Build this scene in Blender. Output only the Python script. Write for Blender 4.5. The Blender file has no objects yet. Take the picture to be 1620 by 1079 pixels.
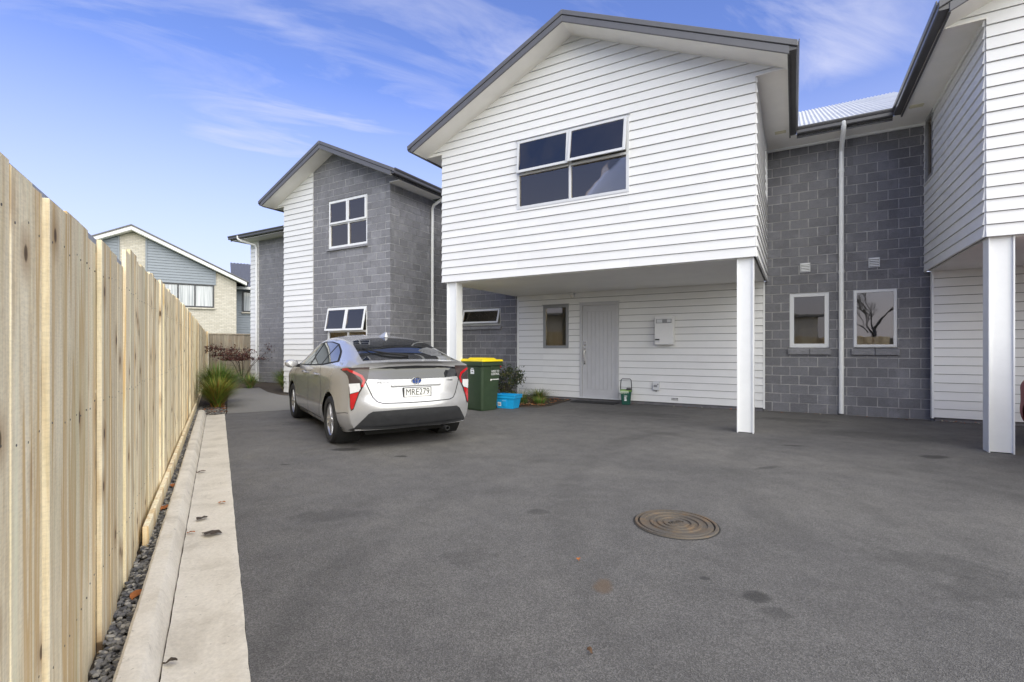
import bpy, bmesh, math, random
from mathutils import Vector, Matrix
from mathutils.bvhtree import BVHTree

# ------------------------------------------------------------------ camera, sky, sun, exposure
sc = bpy.context.scene
C = sc.collection
RN = random.Random(11)
rad = math.radians

cd = bpy.data.cameras.new('camera')
cam = bpy.data.objects.new('camera', cd)
C.objects.link(cam)
cam.location = (0, 0, 1.27)
cam.rotation_euler = (rad(90), 0, 0)
cd.sensor_fit = 'HORIZONTAL'
cd.sensor_width = 36
cd.lens = 770 / 1620 * 36
cd.shift_y = 10.5 / 1620
cd.clip_start = .05
cd.clip_end = 3000
sc.camera = cam

SUN_EL, SUN_AZ = 35, 153
W = bpy.data.worlds.new('World')
sc.world = W
W.use_nodes = True
nt = W.node_tree
nt.nodes.clear()


def nn(t, ty, **kw):
    n = t.nodes.new(ty)
    for k, v in kw.items():
        setattr(n, k, v)
    return n


def lk(t, a, b):
    t.links.new(a, b)


def world_sky():
    t = nt
    out = nn(t, 'ShaderNodeOutputWorld')
    bg = nn(t, 'ShaderNodeBackground')
    bg.inputs['Strength'].default_value = .1
    sky = nn(t, 'ShaderNodeTexSky', sky_type='NISHITA', sun_disc=False)
    sky.sun_elevation = rad(SUN_EL)
    sky.sun_rotation = rad(SUN_AZ)
    sky.air_density = 1.0
    sky.dust_density = .6
    sky.ozone_density = 3.0
    tc = nn(t, 'ShaderNodeTexCoord')
    # cool violet tint of the photographed blue
    tint = nn(t, 'ShaderNodeMix', data_type='RGBA', blend_type='MULTIPLY')
    tint.inputs[0].default_value = 1
    tint.inputs[7].default_value = (.95, .915, 1.28, 1)
    lk(t, sky.outputs[0], tint.inputs[6])
    # thin cirrus: streaky noise projected on a high flat layer
    sep = nn(t, 'ShaderNodeSeparateXYZ')
    lk(t, tc.outputs['Generated'], sep.inputs[0])
    zc = nn(t, 'ShaderNodeMath', operation='MAXIMUM')
    lk(t, sep.outputs[2], zc.inputs[0])
    zc.inputs[1].default_value = .0
    za = nn(t, 'ShaderNodeMath', operation='ADD')
    lk(t, zc.outputs[0], za.inputs[0])
    za.inputs[1].default_value = .12
    dx = nn(t, 'ShaderNodeMath', operation='DIVIDE')
    dy = nn(t, 'ShaderNodeMath', operation='DIVIDE')
    lk(t, sep.outputs[0], dx.inputs[0]); lk(t, za.outputs[0], dx.inputs[1])
    lk(t, sep.outputs[1], dy.inputs[0]); lk(t, za.outputs[0], dy.inputs[1])
    cmb = nn(t, 'ShaderNodeCombineXYZ')
    lk(t, dx.outputs[0], cmb.inputs[0]); lk(t, dy.outputs[0], cmb.inputs[1])
    pr = nn(t, 'ShaderNodeMapping')
    pr.inputs['Rotation'].default_value = (0, 0, rad(-25))
    lk(t, cmb.outputs[0], pr.inputs[0])
    cmb = pr
    mp = nn(t, 'ShaderNodeMapping')
    mp.inputs['Rotation'].default_value = (0, 0, rad(40))
    mp.inputs['Location'].default_value = (5.3, 1.1, 0)
    mp.inputs['Scale'].default_value = (.9, 2.6, 1)
    lk(t, cmb.outputs[0], mp.inputs[0])
    n1 = nn(t, 'ShaderNodeTexNoise')
    n1.inputs['Scale'].default_value = 1.6
    n1.inputs['Detail'].default_value = 10
    n1.inputs['Roughness'].default_value = .58
    n1.inputs['Distortion'].default_value = .8
    lk(t, mp.outputs[0], n1.inputs['Vector'])
    n2 = nn(t, 'ShaderNodeTexNoise')
    n2.inputs['Scale'].default_value = .9
    n2.inputs['Detail'].default_value = 3
    lk(t, cmb.outputs[0], n2.inputs['Vector'])
    r1 = nn(t, 'ShaderNodeMapRange')
    r1.inputs[1].default_value = .44; r1.inputs[2].default_value = .74
    lk(t, n1.outputs[0], r1.inputs[0])
    r2 = nn(t, 'ShaderNodeMapRange')
    r2.inputs[1].default_value = .36; r2.inputs[2].default_value = .56
    lk(t, n2.outputs[0], r2.inputs[0])
    mu = nn(t, 'ShaderNodeMath', operation='MULTIPLY')
    lk(t, r1.outputs[0], mu.inputs[0]); lk(t, r2.outputs[0], mu.inputs[1])
    mu2 = nn(t, 'ShaderNodeMath', operation='MULTIPLY')
    lk(t, mu.outputs[0], mu2.inputs[0]); mu2.inputs[1].default_value = .7
    # thin veil thickening towards the horizon
    hz = nn(t, 'ShaderNodeMapRange')
    hz.inputs[1].default_value = .0; hz.inputs[2].default_value = .46
    hz.inputs[3].default_value = 1.0; hz.inputs[4].default_value = .0
    lk(t, zc.outputs[0], hz.inputs[0])
    mx = nn(t, 'ShaderNodeMath', operation='MAXIMUM')
    lk(t, mu2.outputs[0], mx.inputs[0]); lk(t, hz.outputs[0], mx.inputs[1])
    mix = nn(t, 'ShaderNodeMix', data_type='RGBA')
    lk(t, mx.outputs[0], mix.inputs[0])
    lk(t, tint.outputs[2], mix.inputs[6])
    mix.inputs[7].default_value = CLOUD
    lk(t, mix.outputs[2], bg.inputs[0])
    lk(t, bg.outputs[0], out.inputs[0])


CLOUD = (4.1, 4.2, 5.2, 1)
world_sky()

sl = bpy.data.lights.new('sun', 'SUN')
sl.energy = 2.9
sl.angle = rad(98)
sl.color = (1, .95, .69)
sun = bpy.data.objects.new('sun', sl)
C.objects.link(sun)
sd = Vector((math.sin(rad(SUN_AZ)) * math.cos(rad(SUN_EL)), math.cos(rad(SUN_AZ)) * math.cos(rad(SUN_EL)), math.sin(rad(SUN_EL))))
sun.rotation_euler = sd.to_track_quat('Z', 'Y').to_euler()
sun.location = (0, 0, 30)

vs = sc.view_settings
sc.display_settings.display_device = 'sRGB'
vs.view_transform = 'Standard'
vs.look = 'None'
vs.exposure = 1.0
vs.gamma = 1
vs.use_curve_mapping = False

# ------------------------------------------------------------------ frames of the place
U = Vector((.8651, -.5016, 0)); V = Vector((.5016, .8651, 0)); O = Vector((-1.430, 10.03, 0))
HROT = math.atan2(U.y, U.x)
FS = Vector((-.5165, .8563, 0)); FR = Vector((.8563, .5165, 0))    # along the boundary fence / away from it


def AB(a, b, z=0):
    p = O + U * a + V * b
    return Vector((p.x, p.y, z))


def SR(s, r, z=0):
    p = FS * s + FR * r
    return Vector((p.x, p.y, z))


# ------------------------------------------------------------------ mesh helpers
class MB:
    def __init__(s):
        s.v = []; s.f = []; s.m = []

    def add(s, vs, fs, mi=0):
        o = len(s.v)
        s.v += [tuple(v) for v in vs]
        s.f += [[i + o for i in f] for f in fs]
        s.m += [mi] * len(fs)
        return s

    def box(s, x0, x1, y0, y1, z0, z1, mi=0):
        return s.add([(x0, y0, z0), (x1, y0, z0), (x1, y1, z0), (x0, y1, z0), (x0, y0, z1), (x1, y0, z1), (x1, y1, z1), (x0, y1, z1)],
                     [(0, 3, 2, 1), (4, 5, 6, 7), (0, 1, 5, 4), (1, 2, 6, 5), (2, 3, 7, 6), (3, 0, 4, 7)], mi)

    def hexa(s, b, t, mi=0):
        """b, t: four points below and four above"""
        return s.add(list(b) + list(t), [(0, 3, 2, 1), (4, 5, 6, 7), (0, 1, 5, 4), (1, 2, 6, 5), (2, 3, 7, 6), (3, 0, 4, 7)], mi)

    def prism(s, A, B, mi=0):
        """two matching loops of points"""
        n = len(A)
        fs = [tuple(range(n - 1, -1, -1)), tuple(range(n, 2 * n))]
        fs += [(i, (i + 1) % n, n + (i + 1) % n, n + i) for i in range(n)]
        return s.add(list(A) + list(B), fs, mi)

    def tube(s, pts, r, n=8, mi=0, cap=True):
        pts = [Vector(p) for p in pts]
        rs = r if isinstance(r, (list, tuple)) else [r] * len(pts)
        rings = []
        prev = None
        for i, p in enumerate(pts):
            d = (pts[min(i + 1, len(pts) - 1)] - pts[max(i - 1, 0)]).normalized()
            if prev is None:
                x = d.orthogonal().normalized()
            else:
                x = (prev - d * prev.dot(d))
                x = x.normalized() if x.length > 1e-6 else d.orthogonal().normalized()
            prev = x
            y = d.cross(x)
            rings.append([p + x * (rs[i] * math.cos(2 * math.pi * k / n)) + y * (rs[i] * math.sin(2 * math.pi * k / n)) for k in range(n)])
        vs = [v for q in rings for v in q]
        fs = []
        for i in range(len(pts) - 1):
            for k in range(n):
                fs.append((i * n + k, i * n + (k + 1) % n, (i + 1) * n + (k + 1) % n, (i + 1) * n + k))
        if cap:
            fs.append(tuple(range(n - 1, -1, -1)))
            fs.append(tuple(range((len(pts) - 1) * n, len(pts) * n)))
        return s.add(vs, fs, mi)

    def lathe(s, prof, n=24, axis='Z', c=(0, 0, 0), mi=0):
        """prof: (radius, height) list"""
        vs = []
        for r, h in prof:
            for k in range(n):
                a = 2 * math.pi * k / n
                x, y = r * math.cos(a), r * math.sin(a)
                p = (x, y, h) if axis == 'Z' else ((x, h, y) if axis == 'Y' else (h, x, y))
                vs.append((p[0] + c[0], p[1] + c[1], p[2] + c[2]))
        fs = []
        for i in range(len(prof) - 1):
            for k in range(n):
                fs.append((i * n + k, i * n + (k + 1) % n, (i + 1) * n + (k + 1) % n, (i + 1) * n + k))
        return s.add(vs, fs, mi)

    def mesh(s, name, bevel=0, smooth=False, fix=False):
        me = bpy.data.meshes.new(name)
        me.from_pydata(s.v, [], s.f)
        for p, m in zip(me.polygons, s.m):
            p.material_index = m
        if bevel or fix:
            bm = bmesh.new(); bm.from_mesh(me)
            bmesh.ops.remove_doubles(bm, verts=bm.verts, dist=1e-5)
            bmesh.ops.recalc_face_normals(bm, faces=bm.faces)
            if bevel:
                es = [e for e in bm.edges if len(e.link_faces) == 2 and e.calc_face_angle(0) > .5]
                bmesh.ops.bevel(bm, geom=es, offset=bevel, segments=1, affect='EDGES', clamp_overlap=True)
            bm.to_mesh(me); bm.free()
        if smooth:
            me.shade_smooth()
            me.set_sharp_from_angle(angle=rad(38))
        me.update()
        return me

    def obj(s, name, mats, parent=None, loc=(0, 0, 0), bevel=0, smooth=False, fix=False):
        return mobj(name, s.mesh(name, bevel, smooth, fix), mats, parent, loc)


def mobj(name, me, mats, parent=None, loc=(0, 0, 0), rotz=0):
    o = bpy.data.objects.new(name, me)
    if mats is not None:
        for m in (mats if isinstance(mats, (list, tuple)) else [mats]):
            if len(me.materials) < (len(mats) if isinstance(mats, (list, tuple)) else 1):
                me.materials.append(m)
    o.location = loc
    o.rotation_euler = (0, 0, rotz)
    if parent:
        o.parent = parent
    C.objects.link(o)
    return o


def tag(o, label, cat, group=None):
    o['label'] = label; o['category'] = cat
    if group:
        o['group'] = group
    return o


def thing(name, label, cat, loc=(0, 0, 0), rotz=0, group=None):
    o = bpy.data.objects.new(name, None)
    o.empty_display_size = .2
    C.objects.link(o)
    o.location = loc; o.rotation_euler = (0, 0, rotz)
    return tag(o, label, cat, group)


def struct(o):
    o['kind'] = 'structure'
    return o


def stuff(o, label=None):
    o['kind'] = 'stuff'
    if label:
        o['label'] = label
    return o


def clip(poly, ax, val, keep_less):
    out = []
    n = len(poly)
    for i in range(n):
        p, q = poly[i], poly[(i + 1) % n]
        pi = (p[ax] <= val + 1e-9) if keep_less else (p[ax] >= val - 1e-9)
        qi = (q[ax] <= val + 1e-9) if keep_less else (q[ax] >= val - 1e-9)
        if pi:
            out.append(p)
        if pi != qi:
            f = (val - p[ax]) / (q[ax] - p[ax])
            out.append((p[0] + (q[0] - p[0]) * f, p[1] + (q[1] - p[1]) * f))
    r = []
    for p in out:
        if not r or abs(p[0] - r[-1][0]) + abs(p[1] - r[-1][1]) > 1e-6:
            r.append(p)
    if len(r) > 1 and abs(r[0][0] - r[-1][0]) + abs(r[0][1] - r[-1][1]) < 1e-6:
        r.pop()
    return r if len(r) > 2 else []


def area(p):
    return abs(sum(p[i][0] * p[(i + 1) % len(p)][1] - p[(i + 1) % len(p)][0] * p[i][1] for i in range(len(p)))) / 2


def minus(poly, op):
    t0, t1, z0, z1 = op
    res = [clip(poly, 0, t0, True), clip(poly, 0, t1, False)]
    mid = clip(poly, 0, t0, False)
    mid = clip(mid, 0, t1, True) if mid else []
    if mid:
        res += [clip(mid, 1, z0, True), clip(mid, 1, z1, False)]
    return [p for p in res if p and area(p) > 2e-4]


def slab(polys, za, zb):
    out = []
    for p in polys:
        q = clip(p, 1, za, False)
        q = clip(q, 1, zb, True) if q else []
        if q and area(q) > 2e-4:
            out.append(q)
    return out


# ------------------------------------------------------------------ materials
def mat(name, col, rough=.6, var=.12, scale=8, bump=0, bscale=60, metal=0, spec=.5, coat=0, rand=0, ior=None, col2=None, stretch=(1, 1, 1), detail=6):
    m = bpy.data.materials.new(name)
    m.use_nodes = True
    t = m.node_tree
    b = t.nodes['Principled BSDF']
    b.inputs['Roughness'].default_value = rough
    b.inputs['Metallic'].default_value = metal
    b.inputs['Specular IOR Level'].default_value = spec
    b.inputs['Coat Weight'].default_value = coat
    if ior:
        b.inputs['IOR'].default_value = ior
    tc = nn(t, 'ShaderNodeTexCoord')
    oi = nn(t, 'ShaderNodeObjectInfo')
    vm = nn(t, 'ShaderNodeVectorMath', operation='MULTIPLY_ADD')
    lk(t, oi.outputs['Random'], vm.inputs[0])
    vm.inputs[1].default_value = (37, 23, 51)
    mp = nn(t, 'ShaderNodeMapping')
    mp.inputs['Scale'].default_value = stretch
    lk(t, tc.outputs['Object'], mp.inputs[0])
    lk(t, mp.outputs[0], vm.inputs[2])
    no = nn(t, 'ShaderNodeTexNoise')
    no.inputs['Scale'].default_value = scale
    no.inputs['Detail'].default_value = detail
    no.inputs['Roughness'].default_value = .65
    lk(t, vm.outputs[0], no.inputs['Vector'])
    rmp = nn(t, 'ShaderNodeValToRGB')
    c2 = col2 or tuple(min(1, c * (1 + var)) for c in col)
    c1 = col if col2 else tuple(c * (1 - var) for c in col)
    rmp.color_ramp.elements[0].color = (*c1, 1)
    rmp.color_ramp.elements[1].color = (*c2, 1)
    rmp.color_ramp.elements[0].position = .32
    rmp.color_ramp.elements[1].position = .68
    lk(t, no.outputs[0], rmp.inputs[0])
    last = rmp.outputs[0]
    if rand:
        mr = nn(t, 'ShaderNodeMapRange')
        mr.inputs[3].default_value = 1 - rand; mr.inputs[4].default_value = 1 + rand
        lk(t, oi.outputs['Random'], mr.inputs[0])
        mm = nn(t, 'ShaderNodeVectorMath', operation='SCALE')
        lk(t, last, mm.inputs[0]); lk(t, mr.outputs[0], mm.inputs['Scale'])
        last = mm.outputs[0]
    lk(t, last, b.inputs['Base Color'])
    if bump:
        n2 = nn(t, 'ShaderNodeTexNoise')
        n2.inputs['Scale'].default_value = bscale
        n2.inputs['Detail'].default_value = 4
        lk(t, vm.outputs[0], n2.inputs['Vector'])
        bp = nn(t, 'ShaderNodeBump')
        bp.inputs['Strength'].default_value = bump
        bp.inputs['Distance'].default_value = .01
        lk(t, n2.outputs[0], bp.inputs['Height'])
        lk(t, bp.outputs[0], b.inputs['Normal'])
    return m


def ramp(t, pts):
    r = nn(t, 'ShaderNodeValToRGB')
    e = r.color_ramp.elements
    while len(e) < len(pts):
        e.new(.5)
    for q, (p, c) in zip(e, pts):
        q.position = p
        q.color = (c, c, c, 1) if not isinstance(c, tuple) else (*c, 1)
    return r


def noise(t, vec, scale, detail=5, rough=.6, dist=0):
    n = nn(t, 'ShaderNodeTexNoise')
    n.inputs['Scale'].default_value = scale; n.inputs['Detail'].default_value = detail
    n.inputs['Roughness'].default_value = rough; n.inputs['Distortion'].default_value = dist
    if vec:
        lk(t, vec, n.inputs['Vector'])
    return n.outputs[0]


def mulc(t, a, b, f=1):
    m = nn(t, 'ShaderNodeMix', data_type='RGBA', blend_type='MULTIPLY')
    if isinstance(f, (int, float)):
        m.inputs[0].default_value = f
    else:
        lk(t, f, m.inputs[0])
    for k, x in ((6, a), (7, b)):
        if isinstance(x, tuple):
            m.inputs[k].default_value = (*x, 1)
        else:
            lk(t, x, m.inputs[k])
    return m.outputs[2]


def mixc(t, a, b, f):
    m = nn(t, 'ShaderNodeMix', data_type='RGBA')
    if isinstance(f, (int, float)):
        m.inputs[0].default_value = f
    else:
        lk(t, f, m.inputs[0])
    for k, x in ((6, a), (7, b)):
        if isinstance(x, tuple):
            m.inputs[k].default_value = (*x, 1)
        else:
            lk(t, x, m.inputs[k])
    return m.outputs[2]


def block_mat(name, base, efflo):
    m = bpy.data.materials.new(name); m.use_nodes = True
    t = m.node_tree; b = t.nodes['Principled BSDF']
    b.inputs['Roughness'].default_value = .88
    tc = nn(t, 'ShaderNodeTexCoord'); oi = nn(t, 'ShaderNodeObjectInfo')
    vm = nn(t, 'ShaderNodeVectorMath', operation='MULTIPLY_ADD')
    lk(t, oi.outputs['Random'], vm.inputs[0]); vm.inputs[1].default_value = (41, 17, 29)
    lk(t, tc.outputs['Object'], vm.inputs[2])
    v = vm.outputs[0]
    mr = nn(t, 'ShaderNodeMapRange'); mr.inputs[3].default_value = .87; mr.inputs[4].default_value = 1.14
    lk(t, oi.outputs['Random'], mr.inputs[0])
    c = mixc(t, tuple(x * .72 for x in base), tuple(x * 1.25 for x in base), noise(t, v, 14, 6, .7))
    sp = ramp(t, [(.35, .7), (.62, 1.2)]); lk(t, noise(t, v, 160, 2), sp.inputs[0])
    c = mulc(t, c, sp.outputs[0])
    sc_ = nn(t, 'ShaderNodeVectorMath', operation='SCALE'); lk(t, c, sc_.inputs[0]); lk(t, mr.outputs[0], sc_.inputs['Scale'])
    c = sc_.outputs[0]
    # lime bloom in world-sized clouds
    ef = ramp(t, [(.52, 0), (.8, efflo)])
    gp = nn(t, 'ShaderNodeNewGeometry')
    lk(t, noise(t, gp.outputs['Position'], 1.9, 8, .72, .4), ef.inputs[0])
    c = mixc(t, c, (.42, .42, .45), ef.outputs[0])
    lk(t, c, b.inputs['Base Color'])
    bp = nn(t, 'ShaderNodeBump'); bp.inputs['Strength'].default_value = .8; bp.inputs['Distance'].default_value = .008
    lk(t, noise(t, v, 60, 6), bp.inputs['Height']); lk(t, bp.outputs[0], b.inputs['Normal'])
    return m


def asphalt_mat():
    m = bpy.data.materials.new('asphalt'); m.use_nodes = True
    t = m.node_tree; b = t.nodes['Principled BSDF']
    tc = nn(t, 'ShaderNodeTexCoord'); v = tc.outputs['Object']
    big = ramp(t, [(.3, (.098, .094, .092)), (.5, (.120, .115, .111)), (.72, (.148, .141, .132))])
    lk(t, noise(t, v, .55, 6, .62, .6), big.inputs[0])
    c = big.outputs[0]
    mid = ramp(t, [(.3, .84), (.7, 1.14)]); lk(t, noise(t, v, 4.5, 6, .7), mid.inputs[0])
    c = mulc(t, c, mid.outputs[0])
    # stone chips of the mix
    vo = nn(t, 'ShaderNodeTexVoronoi'); vo.inputs['Scale'].default_value = 210; lk(t, v, vo.inputs['Vector'])
    ch = ramp(t, [(0, .5), (.5, .95), (1, 1.75)])
    lk(t, vo.outputs['Color'], ch.inputs[0])
    c = mulc(t, c, ch.outputs[0])
    vo2 = nn(t, 'ShaderNodeTexVoronoi'); vo2.inputs['Scale'].default_value = 42; lk(t, v, vo2.inputs['Vector'])
    gl = ramp(t, [(.0, 1), (.045, 1), (.07, 0)]); lk(t, vo2.outputs['Distance'], gl.inputs[0])
    se = nn(t, 'ShaderNodeSeparateColor'); lk(t, vo2.outputs['Color'], se.inputs[0])
    gm = nn(t, 'ShaderNodeMath', operation='GREATER_THAN'); lk(t, se.outputs[0], gm.inputs[0]); gm.inputs[1].default_value = .8
    gg = nn(t, 'ShaderNodeMath', operation='MULTIPLY'); lk(t, gl.outputs[0], gg.inputs[0]); lk(t, gm.outputs[0], gg.inputs[1])
    c = mixc(t, c, (.42, .41, .4), gg.outputs[0])
    # tyre marks swung round from the carports
    for (cx_, cy_, R_, w_, am_) in TYRES:
        mp = nn(t, 'ShaderNodeMapping', vector_type='TEXTURE'); mp.inputs['Location'].default_value = (cx_, cy_, 0); lk(t, v, mp.inputs[0])
        ln = nn(t, 'ShaderNodeVectorMath', operation='LENGTH'); lk(t, mp.outputs[0], ln.inputs[0])
        sb = nn(t, 'ShaderNodeMath', operation='SUBTRACT'); lk(t, ln.outputs['Value'], sb.inputs[0]); sb.inputs[1].default_value = R_
        ab = nn(t, 'ShaderNodeMath', operation='ABSOLUTE'); lk(t, sb.outputs[0], ab.inputs[0])
        rg = nn(t, 'ShaderNodeMapRange', interpolation_type='SMOOTHSTEP'); rg.inputs[1].default_value = w_ * .35; rg.inputs[2].default_value = w_; rg.inputs[3].default_value = am_; rg.inputs[4].default_value = 0
        lk(t, ab.outputs[0], rg.inputs[0])
        br_ = ramp(t, [(.35, 0), (.6, 1)]); lk(t, noise(t, v, 1.3, 4, .6), br_.inputs[0])
        mm_ = nn(t, 'ShaderNodeMath', operation='MULTIPLY'); lk(t, rg.outputs[0], mm_.inputs[0]); lk(t, br_.outputs[0], mm_.inputs[1])
        c = mixc(t, c, (.045, .043, .042), mm_.outputs[0])
    # drips and stains: ellipses with ragged edges
    wob = noise(t, v, 9, 5, .7)
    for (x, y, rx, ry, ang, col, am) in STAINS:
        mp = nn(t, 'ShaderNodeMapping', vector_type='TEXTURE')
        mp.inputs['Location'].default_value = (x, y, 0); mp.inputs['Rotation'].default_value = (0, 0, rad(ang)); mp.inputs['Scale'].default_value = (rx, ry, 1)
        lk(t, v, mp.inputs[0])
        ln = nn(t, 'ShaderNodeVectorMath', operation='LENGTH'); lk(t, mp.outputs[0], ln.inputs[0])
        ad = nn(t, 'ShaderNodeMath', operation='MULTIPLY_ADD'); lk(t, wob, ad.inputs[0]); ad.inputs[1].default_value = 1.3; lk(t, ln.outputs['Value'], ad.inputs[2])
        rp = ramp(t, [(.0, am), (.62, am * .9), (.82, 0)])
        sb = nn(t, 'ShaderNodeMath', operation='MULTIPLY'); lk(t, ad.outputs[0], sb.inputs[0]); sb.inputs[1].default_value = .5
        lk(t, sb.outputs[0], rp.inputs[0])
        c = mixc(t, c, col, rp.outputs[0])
    lk(t, c, b.inputs['Base Color'])
    rr = ramp(t, [(.3, .72), (.7, .92)]); lk(t, noise(t, v, 2.2, 4), rr.inputs[0])
    lk(t, rr.outputs[0], b.inputs['Roughness'])
    bp = nn(t, 'ShaderNodeBump'); bp.inputs['Strength'].default_value = .55; bp.inputs['Distance'].default_value = .006
    lk(t, vo.outputs['Distance'], bp.inputs['Height']); lk(t, bp.outputs[0], b.inputs['Normal'])
    return m


def gxy(px, py):
    y = 1.27 * 770 / (py - 550)
    return ((px - 810) / 770 * y, y)


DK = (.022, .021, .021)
TYRES = [(6.2, 3.2, 4.3, .2, .2), (6.2, 3.2, 5.8, .2, .24), (5.2, 1.6, 6.3, .18, .2), (-2.5, 2.0, 5.6, .22, .16), (-2.5, 2.0, 7.1, .22, .2), (9.5, 1.0, 6.0, .2, .2), (3.0, 12.5, 7.5, .2, .2)]
STAINS = []
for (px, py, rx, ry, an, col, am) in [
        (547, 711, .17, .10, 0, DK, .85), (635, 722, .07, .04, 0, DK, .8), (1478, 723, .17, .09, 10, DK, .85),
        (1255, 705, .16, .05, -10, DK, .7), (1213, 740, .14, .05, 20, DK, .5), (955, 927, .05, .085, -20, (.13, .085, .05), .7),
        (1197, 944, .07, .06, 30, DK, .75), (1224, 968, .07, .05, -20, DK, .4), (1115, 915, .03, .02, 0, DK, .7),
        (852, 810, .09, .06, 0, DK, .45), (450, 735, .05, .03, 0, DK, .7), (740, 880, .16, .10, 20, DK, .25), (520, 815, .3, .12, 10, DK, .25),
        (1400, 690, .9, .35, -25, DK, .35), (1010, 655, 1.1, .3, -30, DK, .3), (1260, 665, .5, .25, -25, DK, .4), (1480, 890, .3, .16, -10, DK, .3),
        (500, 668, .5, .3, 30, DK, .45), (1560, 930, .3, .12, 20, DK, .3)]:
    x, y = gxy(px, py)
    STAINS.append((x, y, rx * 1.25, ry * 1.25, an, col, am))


def wood_mat(name, light, dark, grey=0, heart=(.60, .40, .17)):
    m = bpy.data.materials.new(name); m.use_nodes = True
    t = m.node_tree; b = t.nodes['Principled BSDF']
    b.inputs['Roughness'].default_value = .82
    tc = nn(t, 'ShaderNodeTexCoord'); oi = nn(t, 'ShaderNodeObjectInfo')
    vm = nn(t, 'ShaderNodeVectorMath', operation='MULTIPLY_ADD')
    lk(t, oi.outputs['Random'], vm.inputs[0]); vm.inputs[1].default_value = (53, 19, 31)
    lk(t, tc.outputs['Object'], vm.inputs[2])
    mp = nn(t, 'ShaderNodeMapping'); mp.inputs['Scale'].default_value = (1, 1, .045); lk(t, vm.outputs[0], mp.inputs[0])
    g1 = ramp(t, [(.3, dark), (.45, tuple((a + c) / 2 for a, c in zip(light, dark))), (.58, light), (.78, tuple(min(1, c * 1.12) for c in light))])
    lk(t, noise(t, mp.outputs[0], 26, 5, .62, 1.2), g1.inputs[0])
    c = g1.outputs[0]
    g2 = ramp(t, [(.32, .74), (.55, 1.0)]); lk(t, noise(t, mp.outputs[0], 120, 3), g2.inputs[0])
    c = mulc(t, c, g2.outputs[0], .5)
    # saw marks across
    mp2 = nn(t, 'ShaderNodeMapping'); mp2.inputs['Scale'].default_value = (.3, .3, 1); lk(t, vm.outputs[0], mp2.inputs[0])
    sw = ramp(t, [(.35, .9), (.6, 1.04)]); lk(t, noise(t, mp2.outputs[0], 150, 2), sw.inputs[0])
    c = mulc(t, c, sw.outputs[0], .8)
    # heartwood bands with fairly hard edges running the length of the board, and greenish preservative
    mp3 = nn(t, 'ShaderNodeMapping'); mp3.inputs['Scale'].default_value = (1, 1, .035); lk(t, vm.outputs[0], mp3.inputs[0])
    st = ramp(t, [(.53, 0), (.575, .85), (.64, .35), (.70, .9)]); lk(t, noise(t, mp3.outputs[0], 13, 3, .55, .5), st.inputs[0])
    c = mixc(t, c, heart, st.outputs[0])
    pl = ramp(t, [(.30, .75), (.42, 0)]); lk(t, noise(t, mp3.outputs[0], 9, 4, .6, .4), pl.inputs[0])
    c = mixc(t, c, tuple(min(.92, q * 1.12 + .06) for q in light), pl.outputs[0])
    mp4 = nn(t, 'ShaderNodeMapping'); mp4.inputs['Scale'].default_value = (1, 1, .2); lk(t, vm.outputs[0], mp4.inputs[0])
    gr = ramp(t, [(.5, 0), (.75, .45)]); lk(t, noise(t, mp4.outputs[0], 5, 4), gr.inputs[0])
    c = mixc(t, c, (.60, .57, .33), gr.outputs[0])
    wm = ramp(t, [(.62, 0), (.74, .5)]); lk(t, noise(t, mp4.outputs[0], 8, 6, .7, .6), wm.inputs[0])
    c = mixc(t, c, (.27, .19, .10), wm.outputs[0])
    # knots, each with a stained halo stretched along the grain
    sx = nn(t, 'ShaderNodeSeparateXYZ'); lk(t, vm.outputs[0], sx.inputs[0])
    cx = nn(t, 'ShaderNodeCombineXYZ'); lk(t, sx.outputs[0], cx.inputs[0]); lk(t, sx.outputs[2], cx.inputs[1])
    mk = nn(t, 'ShaderNodeMapping'); mk.inputs['Scale'].default_value = (5.5, 3.4, 1); lk(t, cx.outputs[0], mk.inputs[0])
    vo = nn(t, 'ShaderNodeTexVoronoi', voronoi_dimensions='2D'); vo.inputs['Scale'].default_value = 1; lk(t, mk.outputs[0], vo.inputs['Vector'])
    se = nn(t, 'ShaderNodeSeparateColor'); lk(t, vo.outputs['Color'], se.inputs[0])
    gt = nn(t, 'ShaderNodeMath', operation='GREATER_THAN'); lk(t, se.outputs[0], gt.inputs[0]); gt.inputs[1].default_value = .62
    def spot(rp, colr):
        nonlocal c
        lk(t, vo.outputs['Distance'], rp.inputs[0])
        mm_ = nn(t, 'ShaderNodeMath', operation='MULTIPLY'); lk(t, rp.outputs[0], mm_.inputs[0]); lk(t, gt.outputs[0], mm_.inputs[1])
        c = mixc(t, c, colr, mm_.outputs[0])
    spot(ramp(t, [(.0, .8), (.12, .55), (.34, 0)]), (.36, .22, .10))
    spot(ramp(t, [(.0, .95), (.06, .85), (.085, 0)]), (.085, .05, .025))
    mr = nn(t, 'ShaderNodeMapRange'); mr.inputs[3].default_value = .86; mr.inputs[4].default_value = 1.2
    lk(t, oi.outputs['Random'], mr.inputs[0])
    s_ = nn(t, 'ShaderNodeVectorMath', operation='SCALE'); lk(t, c, s_.inputs[0]); lk(t, mr.outputs[0], s_.inputs['Scale'])
    c = s_.outputs[0]
    if grey:
        c = mixc(t, c, (.30, .28, .24), grey)
    lk(t, c, b.inputs['Base Color'])
    bp = nn(t, 'ShaderNodeBump'); bp.inputs['Strength'].default_value = .35; bp.inputs['Distance'].default_value = .004
    lk(t, noise(t, mp.outputs[0], 80, 4), bp.inputs['Height']); lk(t, bp.outputs[0], b.inputs['Normal'])
    return m


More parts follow.
